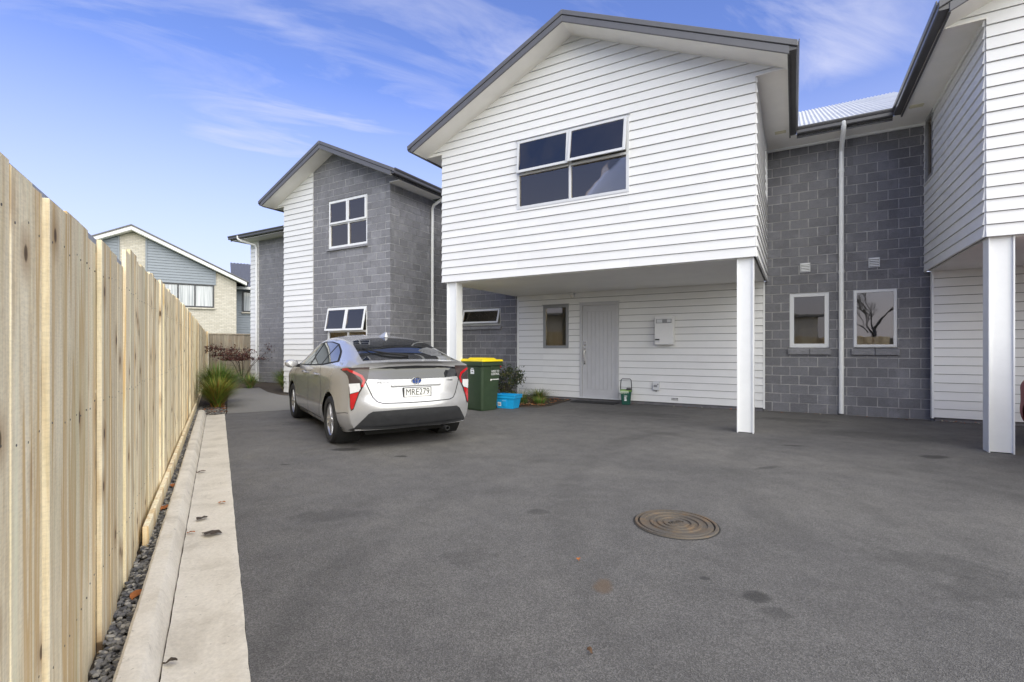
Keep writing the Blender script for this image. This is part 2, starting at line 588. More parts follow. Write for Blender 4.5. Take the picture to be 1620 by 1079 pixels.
def concrete_mat(name='cast_concrete', k=1.0):
    m = bpy.data.materials.new(name); m.use_nodes = True
    t = m.node_tree; b = t.nodes['Principled BSDF']; b.inputs['Roughness'].default_value = .9
    tc = nn(t, 'ShaderNodeTexCoord'); v = tc.outputs['Object']
    r = ramp(t, [(.28, (.56 * k, .505 * k, .42 * k)), (.5, (.74 * k, .68 * k, .58 * k)), (.75, (.84 * k, .78 * k, .68 * k))])
    lk(t, noise(t, v, 2.6, 8, .68, .4), r.inputs[0]); c = r.outputs[0]
    f = ramp(t, [(.3, .88), (.65, 1.05)]); lk(t, noise(t, v, 55, 4, .7), f.inputs[0]); c = mulc(t, c, f.outputs[0])
    d = ramp(t, [(.60, 0), (.70, .55)]); lk(t, noise(t, v, 7, 7, .75, .8), d.inputs[0]); c = mixc(t, c, (.27, .235, .19), d.outputs[0])
    p = ramp(t, [(.68, 0), (.73, .8)]); lk(t, noise(t, v, 38, 3, .6), p.inputs[0]); c = mixc(t, c, (.22, .2, .17), p.outputs[0])
    lk(t, c, b.inputs['Base Color'])
    bp = nn(t, 'ShaderNodeBump'); bp.inputs['Strength'].default_value = .5; bp.inputs['Distance'].default_value = .008
    lk(t, noise(t, v, 30, 6, .7), bp.inputs['Height']); lk(t, bp.outputs[0], b.inputs['Normal'])
    return m


def glass_mat(name, ior, tr):
    m = bpy.data.materials.new(name); m.use_nodes = True
    t = m.node_tree; t.nodes.clear()
    o = nn(t, 'ShaderNodeOutputMaterial'); mx = nn(t, 'ShaderNodeMixShader'); fr = nn(t, 'ShaderNodeFresnel'); fr.inputs[0].default_value = ior
    tp = nn(t, 'ShaderNodeBsdfTransparent'); tp.inputs[0].default_value = (tr, tr * 1.02, tr * 1.03, 1)
    gl = nn(t, 'ShaderNodeBsdfGlossy'); gl.inputs['Roughness'].default_value = .01; gl.inputs['Color'].default_value = (1, .90, .76, 1)
    tc = nn(t, 'ShaderNodeTexCoord')
    bp = nn(t, 'ShaderNodeBump'); bp.inputs['Strength'].default_value = .06; bp.inputs['Distance'].default_value = .02
    lk(t, noise(t, tc.outputs['Object'], 2.2, 1), bp.inputs['Height']); lk(t, bp.outputs[0], gl.inputs['Normal'])
    lk(t, fr.outputs[0], mx.inputs[0]); lk(t, tp.outputs[0], mx.inputs[1]); lk(t, gl.outputs[0], mx.inputs[2]); lk(t, mx.outputs[0], o.inputs[0])
    return m


M = {}
M['white'] = mat('white_paint', (.745, .745, .74), .5, .035, 1.3, .05, 200, rand=.02)
M['gap_shade'] = mat('board_gap_shade', (.14, .14, .14), .9)  # wall core coloured dark to paint the shade line in gaps between weatherboards
M['ceil'] = mat('ceiling_paint', (.84, .83, .81), .7, .03, 2)
M['soffit'] = mat('soffit_paint', (.86, .84, .80), .65, .03, 3, .05, 150)
M['trim'] = mat('white_steel', (.80, .81, .81), .4, .03, 4)
M['pipe'] = mat('white_pvc', (.78, .79, .79), .35, .03, 4)
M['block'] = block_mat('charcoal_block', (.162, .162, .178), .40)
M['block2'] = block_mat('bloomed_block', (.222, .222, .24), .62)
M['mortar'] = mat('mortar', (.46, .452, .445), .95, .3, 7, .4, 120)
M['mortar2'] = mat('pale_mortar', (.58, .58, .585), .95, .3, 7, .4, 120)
M['slab'] = mat('slab_edge', (.16, .155, .165), .9, .2, 6, .2)
M['barge'] = mat('barge_steel', (.115, .115, .125), .4, .06, 5)
M['gutter'] = mat('gutter_steel', (.085, .083, .085), .28, .08, 5)
M['roof'] = mat('roof_steel', (.10, .10, .108), .42, .1, 3)
M['roof_sunlit'] = mat('sunlit_roof_steel', (.62, .63, .64), .45, .1, 2)  # sun glint on the grey roof sheet, put into its colour
M['frame'] = mat('silver_joinery', (.62, .63, .65), .4, .03, 6)
M['framew'] = mat('pale_joinery', (.78, .79, .80), .4, .03, 6)
M['frameg'] = mat('grey_joinery', (.26, .265, .275), .45, .05, 6)
M['door'] = mat('grey_door_paint', (.50, .50, .52), .45, .04, 4)
M['glass'] = glass_mat('window_glass', 2.2, .85)
M['glassd'] = glass_mat('dim_window_glass', 1.85, .75)
M['room'] = mat('room_plaster', (.62, .60, .57), .8, .1, 1)
M['cloth'] = mat('curtain_cloth', (.62, .62, .60), .9, .08, 3)
M['black'] = mat('black_gap', (.008, .008, .008), .9, .1)
M['chrome'] = mat('brushed_steel', (.62, .62, .62), .25, .05, 20, metal=1)
M['soil'] = mat('soil', (.055, .042, .03), .95, .5, 18, .8, 40)
M['grassy'] = mat('rough_lawn', (.05, .08, .025), .95, .4, 3, .6, 40)
M['wood'] = wood_mat('pine_paling', (.88, .78, .57), (.72, .58, .36))
M['woodo'] = wood_mat('weathered_paling', (.36, .30, .21), (.17, .13, .085), .35, (.24, .17, .10))
M['asphalt'] = asphalt_mat()
M['agg'] = mat('exposed_aggregate', (.13, .125, .12), .9, 0, 230, .6, 200, col2=(.27, .26, .245), detail=2)
M['tyre'] = mat('tyre_rubber', (.022, .022, .022), .75, .25, 30, .2, 90)
M['rubber'] = mat('black_plastic', (.028, .029, .032), .5, .15, 12)
M['rim'] = mat('alloy', (.62, .62, .63), .3, .06, 8, metal=.85)


# ------------------------------------------------------------------ wall builders (townhouses)
class House:
    def __init__(h, name, label, a0, b0):
        h.a0, h.b0 = a0, b0
        h.root = thing(name, label, 'townhouse', AB(a0, b0), HROT)
        h.blocks = []

    def p(h, mb, name, mats, **k):                    # part whose vertices are in shared (a, b, z)
        return mb.obj(name, mats, h.root, (-h.a0, -h.b0, 0), **k)

    def place(h, me, name, m, o, th, t, d, z, parent=None):
        ct, st = math.cos(th), math.sin(th)
        loc = (o[0] + ct * t + st * d - h.a0, o[1] + st * t - ct * d - h.b0, z)
        return mobj(name, me, m, h.root, loc, th)


CACHE = {}


def piece_mesh(kind, poly, dfun, back, m, inset=0):
    """extruded convex piece; poly in (t, z) relative to its own corner"""
    key = (kind, m.name, tuple((round(a, 4), round(b, 4)) for a, b in poly), round(dfun(poly[0][1]), 4))
    if key in CACHE:
        return CACHE[key]
    n = len(poly)
    vs = [(t, -dfun(z), z) for t, z in poly] + [(t, -back, z) for t, z in poly]
    fs = [tuple(range(n)), tuple(range(2 * n - 1, n - 1, -1))] + [(i, i + n, (i + 1) % n + n, (i + 1) % n) for i in range(n)]
    me = bpy.data.meshes.new(kind)
    me.from_pydata(vs, [], fs)
    me.materials.append(m)
    me.update()
    CACHE[key] = me
    return me


def ccw(p):
    a = sum(p[i][0] * p[(i + 1) % len(p)][1] - p[(i + 1) % len(p)][0] * p[i][1] for i in range(len(p)))
    return p if a > 0 else p[::-1]


def core(h, o, th, polys, ops, z0, z1, m, d0, d1, name, trim=0):
    if trim:
        polys = [q for q in (clip(p, 0, max(a for a, b in p) - trim, True) for p in polys) if q]
    """solid wall behind the cladding, with its openings cut"""
    mb = MB(); ct, st = math.cos(th), math.sin(th)
    zs = sorted({z0, z1} | {z for op in ops for z in op[2:4] if z0 < z < z1})
    for za, zb in zip(zs, zs[1:]):
        for p in slab(polys, za, zb):
            ps = [p]
            for op in ops:
                ps = [q for r in ps for q in minus(r, op)]
            for q in ps:
                q = ccw(q)
                A = [(o[0] + ct * t + st * d0, o[1] + st * t - ct * d0, z) for t, z in q]
                B = [(o[0] + ct * t + st * d1, o[1] + st * t - ct * d1, z) for t, z in q]
                mb.prism(B, A)
    return h.p(mb, name, m)


def boards(h, o, th, polys, ops, z0, z1, m, pitch=.15, gap=.006):
    k = 0
    core(h, o, th, polys, ops, z0 + .012, z1, M['gap_shade'], .001, -.12, 'wall')
    while z0 + pitch * k < z1 - .005:
        za, zb = z0 + pitch * k, min(z1, z0 + pitch * (k + 1) - gap)
        wob = RN.uniform(-.0015, .0015)
        for p in slab(polys, za, zb):
            ps = [p]
            for op in ops:
                ps = [q for r in ps for q in minus(r, op)]
            for q in ps:
                q = ccw(q)
                t0 = min(a for a, b in q)
                rel = [(a - t0, b - za) for a, b in q]
                me = piece_mesh('weatherboard', rel, lambda z: .030 - .020 * z / pitch, .001, m)
                h.place(me, 'weatherboard', m, o, th, t0, wob, za)
        k += 1


BL, BH, GAP = .31, .18, .012


def blocks(h, o, th, polys, ops, z0, z1, m, mm, shift=0, trim=0):
    core(h, o, th, polys, ops, z0, z1, mm, -.007, -.14, 'wall', trim)
    k = 0
    ts = [a for p in polys for a, b in p]
    tmin, tmax = min(ts), max(ts)
    while z0 + BH * k < z1 - .02:
        za, zb = z0 + BH * k + GAP / 2, min(z1, z0 + BH * (k + 1) - GAP / 2)
        for p in slab(polys, za, zb):
            t = tmin - (BL / 2 if (k + shift) % 2 else 0)
            while t < tmax:
                q = clip(p, 0, t + GAP / 2, False)
                q = clip(q, 0, t + BL - GAP / 2, True) if q else []
                t += BL
                if not q or area(q) < 4e-4:
                    continue
                ps = [q]
                for op in ops:
                    ps = [r2 for r1 in ps for r2 in minus(r1, op)]
                for r in ps:
                    if area(r) < 4e-4:
                        continue
                    r = ccw(r)
                    t0 = min(a for a, b in r)
                    h.blocks.append((r, t0, za, o, th, m))
        k += 1


def place_blocks(h):
    def key(B):
        r, t0, z, o, th, m = B
        a, b = o[0] + math.cos(th) * t0, o[1] + math.sin(th) * t0
        return (AB(a, b, z) - cam.location).length / (area(r) ** .5)
    h.blocks.sort(key=key)
    rest = MB()
    for i, (r, t0, z, o, th, m) in enumerate(h.blocks):
        rel = [(a - t0, b - z) for a, b in r]
        d = RN.uniform(-.003, .003)
        if i < 296:
            me = piece_mesh('concrete_block', rel, lambda q: 0.0, -.06, m)
            h.place(me, 'concrete_block', m, o, th, t0, d, z)
        else:
            ct, st = math.cos(th), math.sin(th)
            rest.prism([(o[0] + ct * a - st * .06, o[1] + st * a + ct * .06, b) for a, b in r],
                       [(o[0] + ct * a + st * d, o[1] + st * a - ct * d, b) for a, b in r])
            mm = m
    if rest.v:
        stuff(h.p(rest, 'block_courses', mm))


def window(h, o, th, t0, t1, z0, z1, d, fm, gm, mull=(), trans=(), fw=.05, sill=None, awn=(), name='window', sashes=(), head=False, pmat=None, curt=()):
    """frame in an opening; d = how far its face stands out of (+) or in from (-) the wall face.
    awn: cells (i, j, angle) whose sash is pushed open at the bottom; sashes: cells with a closed sash"""
    ct, st = math.cos(th), math.sin(th)
    w, hh = t1 - t0, z1 - z0
    mb = MB()
    y0, y1 = -d, -d + .07
    mb.box(0, fw, y0, y1, 0, hh); mb.box(w - fw, w, y0, y1, 0, hh)
    mb.box(fw, w - fw, y0, y1, 0, fw); mb.box(fw, w - fw, y0, y1, hh - fw, hh)
    xs = [fw] + [x - t0 for x in mull] + [w - fw]
    zs = [fw] + [z - z0 for z in trans] + [hh - fw]
    hf = fw * .42
    for x in xs[1:-1]:
        mb.box(x - hf, x + hf, y0 + .002, y1 - .002, fw, hh - fw)
    for z in zs[1:-1]:
        for i in range(len(xs) - 1):
            a = xs[i] + (hf if i else 0); b = xs[i + 1] - (hf if i < len(xs) - 2 else 0)
            mb.box(a, b, y0 + .004, y1 - .004, z - hf, z + hf)
    if head:
        mb.box(-.02, w + .02, y0 - .03, y0 + .02, hh + .001, hh + .012)
    me = mb.mesh(name, bevel=.003)
    wo = h.place(me, name, fm, o, th, t0, 0, z0)
    # the room seen through the glass
    rb = MB(); e = .14; yb = 1.7
    A = [(-e, .15, -.25), (w + e, .15, -.25), (w + e, .15, hh + .22), (-e, .15, hh + .22)]
    rb.add(A + [(x, yb, z) for x, y, z in A], [(4, 5, 6, 7), (0, 1, 5, 4), (1, 2, 6, 5), (2, 3, 7, 6), (3, 0, 4, 7)])
    rb.obj('room', M['room'], wo)
    for (ca, cb) in curt:
        cu = MB(); n = max(6, int((cb - ca) / .03)); vs_ = []
        for i in range(n + 1):
            x = ca + (cb - ca) * i / n; y = .17 + .022 * math.sin(i * 1.9) + .008 * math.sin(i * .7)
            vs_ += [(x, y, -.2), (x, y, hh + .1)]
        cu.add(vs_, [(2 * i, 2 * i + 2, 2 * i + 3, 2 * i + 1) for i in range(n)])
        cu.obj('curtain', M['cloth'], wo, smooth=True)
    for i in range(len(xs) - 1):
        for j in range(len(zs) - 1):
            a = xs[i] + (hf if i else 0); b = xs[i + 1] - (hf if i < len(xs) - 2 else 0)
            c = zs[j] + (hf if j else 0); e = zs[j + 1] - (hf if j < len(zs) - 2 else 0)
            ang = next((q[2] for q in awn if q[0] == i and q[1] == j), None)
            cl = (i, j) in sashes
            if ang is None and not cl:
                g = MB(); g.box(a, b, y0 + .030, y0 + .040, c, e)
                g.obj('pane', pmat or gm, wo)
            else:
                sw = .045
                ov = .018
                A, Bx, Cz, E = a - ov, b + ov, c - ov, e + ov
                s = MB(); W_, H_ = Bx - A, E - Cz
                s.box(0, sw, -.028, 0, -H_, 0); s.box(W_ - sw, W_, -.028, 0, -H_, 0)
                s.box(sw, W_ - sw, -.028, 0, -sw, 0); s.box(sw, W_ - sw, -.028, 0, -H_, -H_ + sw)
                so = s.obj('sash', fm, wo, (A, y0 - .003, E), bevel=.003)
                g = MB(); g.box(sw, W_ - sw, -.018, -.010, -H_ + sw, -sw)
                go = g.obj('pane', gm, wo, (A, y0 - .003, E))
                if ang:
                    so.rotation_euler = go.rotation_euler = (rad(-ang), 0, 0)
    if sill:
        s = MB()
        n = max(1, round(w / BL))
        for q in range(n):
            A_, B_ = w * q / n + (.004 if q else -.03), w * (q + 1) / n - (.004 if q < n - 1 else -.03)
            s.hexa([(A_, -.055, -sill), (B_, -.055, -sill), (B_, .02, -sill), (A_, .02, -sill)], [(A_, -.055, -.045), (B_, -.055, -.045), (B_, .02, -.008), (A_, .02, -.008)])
        s.obj('sill', M['block2'], wo, bevel=.004)  # paler block colour stands in for light on the sill top
    return wo


def corr(mb, p0, along, up, pitch=.076, amp=.009, nrm=(0, 0, 1), mi=0, per=6):
    """corrugated sheet: waves across `along`, ribs running along `up`"""
    p0, along, up, nrm = Vector(p0), Vector(along), Vector(up), Vector(nrm)
    n = int(along.length / pitch * per)
    vs, fs = [], []
    for i in range(n + 1):
        q = p0 + along * (i / n) + nrm * (amp * math.sin(2 * math.pi * i / per))
        vs += [q, q + up]
    for i in range(n):
        fs.append((2 * i, 2 * i + 2, 2 * i + 3, 2 * i + 1))
    mb.add(vs, fs, mi)


def gable_roof(h, ac, hw, yf, yb, zr, slope, eave=.43, gl=(None, None), gr=(None, None)):
    """ridge runs back along b; zr = top of the ridge"""
    e = hw + eave
    ze = zr - slope * e
    nv = Vector((slope, 0, 1)).normalized()
    for s in (-1, 1):
        mb = MB()
        x0, x1 = ac, ac + s * e
        mb.prism([(x0, yf + .04, zr - .03), (x1, yf + .04, ze - .03), (x1, yf + .04, ze - .07), (x0, yf + .04, zr - .07)],
                 [(x0, yb, zr - .03), (x1, yb, ze - .03), (x1, yb, ze - .07), (x0, yb, zr - .07)])
        corr(mb, (x0, yf + .06, zr - .016), (0, yb - yf - .06, 0), (x1 - x0, 0, ze - zr), nrm=(s * nv.x, 0, nv.z))
        h.p(mb, 'roof_sheet', M['roof'], fix=False)
        # barge: cap above, board below
        b = MB()
        b.prism([(x0, yf, zr), (x1 + s * .10, yf, ze - slope * .10), (x1 + s * .10, yf, ze - slope * .10 - .085), (x0, yf, zr - .085)],
                [(x0, yf + .06, zr), (x1 + s * .10, yf + .06, ze - slope * .10), (x1 + s * .10, yf + .06, ze - slope * .10 - .085), (x0, yf + .06, zr - .085)])
        h.p(b, 'barge_cap', M['barge'], bevel=.006, fix=True)
        b = MB()
        b.prism([(x0, yf + .012, zr - .092), (x1, yf + .012, ze - .092), (x1, yf + .012, ze - .20), (x0, yf + .012, zr - .20)],
                [(x0, yf + .04, zr - .092), (x1, yf + .04, ze - .092), (x1, yf + .04, ze - .20), (x0, yf + .04, zr - .20)])
        h.p(b, 'barge_board', M['barge'], bevel=.004, fix=True)
        b = MB()
        b.prism([(x0, yf + .042, zr - .178), (x1, yf + .042, ze - .178), (x1, yf + .042, ze - .19), (x0, yf + .042, zr - .19)],
                [(x0, -.0 + h.yw, zr - .178), (x1, h.yw, ze - .178), (x1, h.yw, ze - .19), (x0, h.yw, zr - .19)])
        h.p(b, 'soffit', M['soffit'], fix=True)
        # box soffit, fascia and gutter along the eave
        g0, g1 = (gl if s < 0 else gr)
        if g0 is None:
            continue
        wx = ac + s * hw
        b = MB(); b.box(min(wx, x1), max(wx, x1), h.yw - .0295, g1, 5.231, 5.250)
        h.p(b, 'soffit', M['soffit'])
        gutter(h, (x1, g0), (x1, g1), s)


GP = [(0, -.125), (.085, -.125), (.098, -.11), (.098, -.06), (.112, -.045), (.122, -.02), (.122, 0.0), (.112, 0.0), (.104, -.03), (.012, -.035), (.012, .0), (0, 0)]


def gutter(h, p, q, side, z=5.37, axis='b'):
    """profile swept from p to q; side = outward sign across the run"""
    mb = MB()
    A, B = [], []
    for d, dz in GP:
        if axis == 'b':
            A.append((p[0] + side * d, p[1], z + dz)); B.append((q[0] + side * d, q[1], z + dz))
        else:
            A.append((p[0], p[1] + side * d, z + dz)); B.append((q[0], q[1] + side * d, z + dz))
    mb.prism(A, B)
    if axis == 'b':
        mb.box(min(p[0], p[0] - side * .02), max(p[0], p[0] - side * .02), p[1] + .03, q[1], z - .17, z - .02)
    else:
        mb.box(p[0], q[0], min(p[1], p[1] - side * .02), max(p[1], p[1] - side * .02), z - .17, z - .02)
    h.p(mb, 'gutter', M['gutter'], fix=True)


SOF, EAV = 2.606, 5.236


def gable_polys(x0, x1, z0, ac, zap, slope, zeav=EAV):
    """front wall: rectangle up to the eave, then the wider gable above it"""
    ex = (zap - zeav) / slope
    return [[(x0, z0), (x1, z0), (x1, zeav), (x0, zeav)], [(ac - ex, zeav), (ac + ex, zeav), (ac, zap)]]


def post(h, a0, a1, y0, y1, top=SOF):
    mb = MB()
    mb.box(a0, a0 + .014, y0, y1, 0.002, top - .002); mb.box(a1 - .014, a1, y0, y1, 0.002, top - .002)
    mb.box(a0 + .014, a1 - .014, y0 + .03, y0 + .042, 0.012, top - .002)
    mb.box(a0 + .002, a1 - .002, y0 + .05, y1 - .004, .03, top - .004)
    h.p(mb, 'post', M['trim'])


def downpipe(h, pts, r=.042, coll=()):
    mb = MB()
    mb.tube(pts, r, 14)
    for (x, y, z) in coll:
        mb.lathe([(r + .001, z - .03), (r + .006, z - .03), (r + .006, z + .03), (r + .001, z + .03)], 14, 'Z', (x, y, 0))
    return h.p(mb, 'downpipe', M['pipe'], smooth=True)


SL = .4663
# ---- middle townhouse: white gable over the carport
mid = House('townhouse', 'white weatherboard gable townhouse in the middle, overhanging an open carport with a grey door', 2.89, 0)
mid.yw = 0
ops = [(1.775, 3.908, 3.851, 5.133)]
boards(mid, (0, 0), 0, gable_polys(0, 5.78, SOF, 2.89, 6.762, SL), ops, SOF, 6.76, M['white'])
sw_op = [(2.44, 2.98, 4.14, 5.22)]
boards(mid, (5.78, 0), rad(90), [[(0, SOF), (3.12, SOF), (3.12, EAV), (0, EAV)]], sw_op, SOF, EAV, M['white'])
boards(mid, (0, 3.0), rad(-90), [[(0, SOF), (3.0, SOF), (3.0, EAV), (0, EAV)]], [], SOF, EAV, M['white'])
window(mid, (0, 0), 0, 1.775, 3.908, 3.851, 5.133, .032, M['frame'], M['glass'], mull=(2.846,), trans=(4.50,), awn=((0, 1, 5), (1, 1, 9)), head=True, name='window', curt=((.02, .22),))
window(mid, (5.78, 0), rad(90), 2.44, 2.98, 4.14, 5.22, .03, M['framew'], M['glass'])
mb = MB(); mb.box(.03, 5.75, .03, 3.0, SOF - .012, SOF + .01)
mid.p(mb, 'carport_ceiling', M['ceil'])
gable_roof(mid, 2.89, 2.89, -.485, 8.6, 6.95, SL, gl=(-.46, 2.95), gr=(-.46, 2.55))
# carport back wall
gops = [(.83, 1.52, 1.254, 2.326), (1.815, 2.775, .09, 2.335)]
boards(mid, (0, 3.0), 0, [[(.12, .068), (5.73, .068), (5.73, SOF), (.12, SOF)]], gops, .068, SOF - .013, M['white'], gap=.009)
mb = MB(); mb.box(.14, 5.72, 3.012, 3.12, -.02, .066); mid.p(mb, 'slab_edge', M['slab'])
mb = MB(); mb.box(.085, .118, 2.965, 3.05, .05, SOF - .014); mb.box(5.732, 5.762, 2.965, 3.05, .05, SOF - .014); mid.p(mb, 'corner_trim', M['trim'])
window(mid, (0, 3.0), 0, .83, 1.52, 1.254, 2.326, .032, M['frameg'], M['glassd'], fw=.07, head=True)
# door
mb = MB(); mb.box(1.815, 1.875, 2.955, 3.06, .09, 2.335); mb.box(2.715, 2.775, 2.955, 3.06, .09, 2.335); mb.box(1.875, 2.715, 2.955, 3.06, 2.275, 2.335)
mb.box(1.79, 2.80, 2.945, 3.0, 2.336, 2.35)
mid.p(mb, 'door_frame', M['door'])
mb = MB(); mb.box(1.878, 2.712, 2.992, 3.03, .10, 2.272)
mb.box(1.878, 1.995, 2.982, 2.993, .10, 2.272); mb.box(2.60, 2.712, 2.982, 2.993, .10, 2.272)
mb.box(1.995, 2.60, 2.982, 2.993, .10, .28); mb.box(1.995, 2.60, 2.982, 2.993, 2.13, 2.272)
door = mid.p(mb, 'door', M['door'])
pw = (2.60 - 1.995 - .012) / 6
for i in range(6):
    mb = MB(); x = 2.001 + pw * i
    mb.box(x + .003, x + pw - .003, 2.984, 2.9925, .284, 2.126)
    mb.obj('plank', M['door'], door, bevel=.003)
mb = MB(); mb.tube([(1.935, 2.978, 1.20), (1.935, 2.93, 1.19), (1.935, 2.925, 1.05), (1.935, 2.935, .93), (1.935, 2.978, .91)], .012, 8)
mb.box(1.91, 1.96, 2.972, 2.983, 1.16, 1.26); mb.box(1.915, 1.955, 2.972, 2.983, .87, .95)
mb.obj('handle', M['chrome'], door, smooth=True)
mb = MB(); mb.lathe([(0, 2.962), (.026, 2.962), (.03, 2.97), (.03, 2.984)], 16, 'Y', (1.935, 0, 1.36)); mb.box(1.905, 1.965, 2.974, 2.983, 1.30, 1.42)
mb.obj('lock', M['chrome'], door)
mb = MB(); mb.box(1.80, 2.79, 2.93, 3.05, .068, .098); mid.p(mb, 'door_sill', M['frame'])
mb = MB(); mb.box(3.947, 4.10, 2.966, 2.972, .12, .185); mid.p(mb, 'weep_vent', M['white'])
vp = MB()
for i in range(5):
    vp.box(3.955 + i * .029, 3.975 + i * .029, 2.962, 2.967, .13, .145); vp.box(3.955 + i * .029, 3.975 + i * .029, 2.962, 2.967, .158, .173)
mid.p(vp, 'vent_slots', M['black'])
post(mid, 5.527, 5.751, .02, .23)
post(mid, .094, .335, .02, .23)
# block wall left of the carport, with a high awning window
aops = [(1.633 - 1.133, 2.13 - .397, 1.755, 2.318)]
aops = [(-1.633 + 2.13, -.397 + 2.13, 1.755, 2.318)]
blocks(mid, (-2.13, 2.95), 0, [[(0.003, 0), (2.215, 0), (2.215, EAV), (0.003, EAV)]], aops, 0, EAV, M['block'], M['mortar'])
window(mid, (-2.13, 2.95), 0, *aops[0][:2], 1.868, 2.318, -.03, M['frame'], M['glassd'], awn=((0, 0, 17),), sill=.11)
place_blocks(mid)

# ---- right townhouse
rt = House('townhouse', 'right townhouse with charcoal block recess, twin small windows and white gable at the picture edge', 8.4, 0)
rt.yw = 0
RX = 8.27
boards(rt, (RX, 0), 0, gable_polys(0, 5.78, SOF, 2.89, 6.762, SL), [], SOF, 6.76, M['white'])
boards(rt, (RX, 3.12), rad(-90), [[(0, SOF), (3.12, SOF), (3.12, EAV), (0, EAV)]], [(3.12 - 2.98, 3.12 - 2.48, 4.14, 5.225)], SOF, EAV, M['white'])
window(rt, (RX, 3.12), rad(-90), .14, .64, 4.14, 5.225, .03, M['frameg'], M['glass'])
mb = MB(); mb.box(RX + .03, RX + 5.75, .03, 3.0, SOF - .012, SOF + .01); rt.p(mb, 'carport_ceiling', M['ceil'])
gable_roof(rt, RX + 2.89, 2.89, -.485, 8.6, 6.95, SL, gl=(-.46, 2.55), gr=(-.46, 2.95))
boards(rt, (RX, 3.0), 0, [[(.09, .068), (5.78, .068), (5.78, SOF), (.09, SOF)]], [], .068, SOF - .013, M['white'], gap=.009)
boards(rt, (RX + 5.78, 0), rad(90), [[(0, .068), (8.5, .068), (8.5, EAV), (0, EAV)]], [], .068, EAV, M['white'])
mb = MB(); mb.box(RX + .11, RX + 5.7, 3.012, 3.12, -.02, .066); rt.p(mb, 'slab_edge', M['slab'])
mb = MB(); mb.box(RX + .055, RX + .088, 2.965, 3.06, .05, SOF - .014); rt.p(mb, 'corner_trim', M['trim'])
mb = MB(); mb.box(RX - .018, RX + .012, 3.085, 3.125, SOF - .01, EAV); mb.box(5.768, 5.798, 3.085, 3.125, SOF - .01, EAV)
mb.box(5.80, 8.25, 3.085, 3.128, EAV - .045, EAV - .002); rt.p(mb, 'corner_trim', M['trim'])
post(rt, 8.302, 8.533, .02, .23)
post(rt, RX + 5.5, RX + 5.73, .02, .23)
bo = 5.73
w1 = (6.19 - bo, 6.849 - bo, 1.128, 2.34); w2 = (7.22 - bo, 7.88 - bo, 1.128, 2.345)
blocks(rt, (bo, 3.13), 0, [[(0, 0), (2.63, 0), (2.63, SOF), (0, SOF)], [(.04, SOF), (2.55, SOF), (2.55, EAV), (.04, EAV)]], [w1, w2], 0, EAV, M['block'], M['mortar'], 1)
place_blocks(rt)
window(rt, (bo, 3.13), 0, w1[0], w1[1], 1.272, 2.34, -.025, M['frame'], M['glassd'], fw=.075, sill=.135)
window(rt, (bo, 3.13), 0, w2[0], w2[1], 1.272, 2.345, -.01, M['frame'], M['glass'], fw=.03, sashes=((0, 0),), sill=.135)
for (a, z) in ((6.455, 2.83), (7.54, 2.836)):
    mb = MB(); mb.box(a - .085, a + .085, 3.112, 3.126, z - .09, z + .09)
    bk_ = MB(); bk_.box(a - .072, a + .072, 3.1105, 3.1125, z - .076, z + .076)
    v = rt.p(mb, 'wall_vent', M['frame'], bevel=.004)
    bk_.obj('vent_mesh', M['black'], v)
    for i in range(5):
        s = MB(); zz = z - .066 + i * .031
        s.prism([(a - .07, 3.110, zz), (a - .07, 3.100, zz - .004), (a - .07, 3.110, zz + .018)], [(a + .07, 3.110, zz), (a + .07, 3.100, zz - .004), (a + .07, 3.110, zz + .018)])
        s.obj('louvre', M['frame'], v, fix=True)
# eave and roof over the recess
mb = MB(); mb.box(6.31, 7.74, 2.62, 3.14, EAV, EAV + .014); mb.box(5.79, 6.31, 2.56, 3.14, EAV + .001, EAV + .013); mb.box(7.74, 8.26, 2.56, 3.14, EAV + .001, EAV + .013)
rt.p(mb, 'soffit', M['soffit'])
gutter(rt, (6.31, 2.62), (7.74, 2.62), -1, axis='a')
mb = MB(); corr(mb, (5.6, 2.58, 5.375), (2.85, 0, 0), (0, 5.0, 5.0 * .475), amp=.012)
mb.prism([(5.6, 2.6, 5.34), (5.6, 7.6, 5.34 + 2.39), (5.6, 7.6, 5.31 + 2.37), (5.6, 2.6, 5.31)], [(8.45, 2.6, 5.34), (8.45, 7.6, 5.34 + 2.39), (8.45, 7.6, 5.31 + 2.37), (8.45, 2.6, 5.31)])
rt.p(mb, 'roof_sheet', M['roof_sunlit'])
for (a, b) in ((6.05, 2.25), (8.0, 2.25)):
    mb = MB(); mb.box(a - .09, a + .09, b - .05, b + .05, EAV - .022, EAV - .001)
    (mid if a < 7 else rt).p(mb, 'soffit_vent', mat('aged_plastic', (.62, .58, .42), .6) if 'aged' not in M else M['aged'], bevel=.006)
downpipe(rt, [(7.035, 2.55, 5.33), (7.035, 2.55, 5.26), (7.035, 2.60, 5.19), (7.035, 3.0, 5.04), (7.035, 3.075, 4.96), (7.035, 3.075, 4.8), (7.035, 3.075, .03)], .042,
         [(7.035, 3.075, z) for z in (.9, 2.7, 4.6)])

# ---- left townhouse
lf = House('townhouse', 'left townhouse with a block and weatherboard gable beside the parked silver car', -4.145, .69)
LY = .69
lf.yw = LY
LSL = .456
lz = 6.52 - .19
lx = lambda a: a + 6.16
ex = (lz - EAV) / LSL
ac = -4.145


def gz(a):
    return lz - LSL * abs(a - ac)


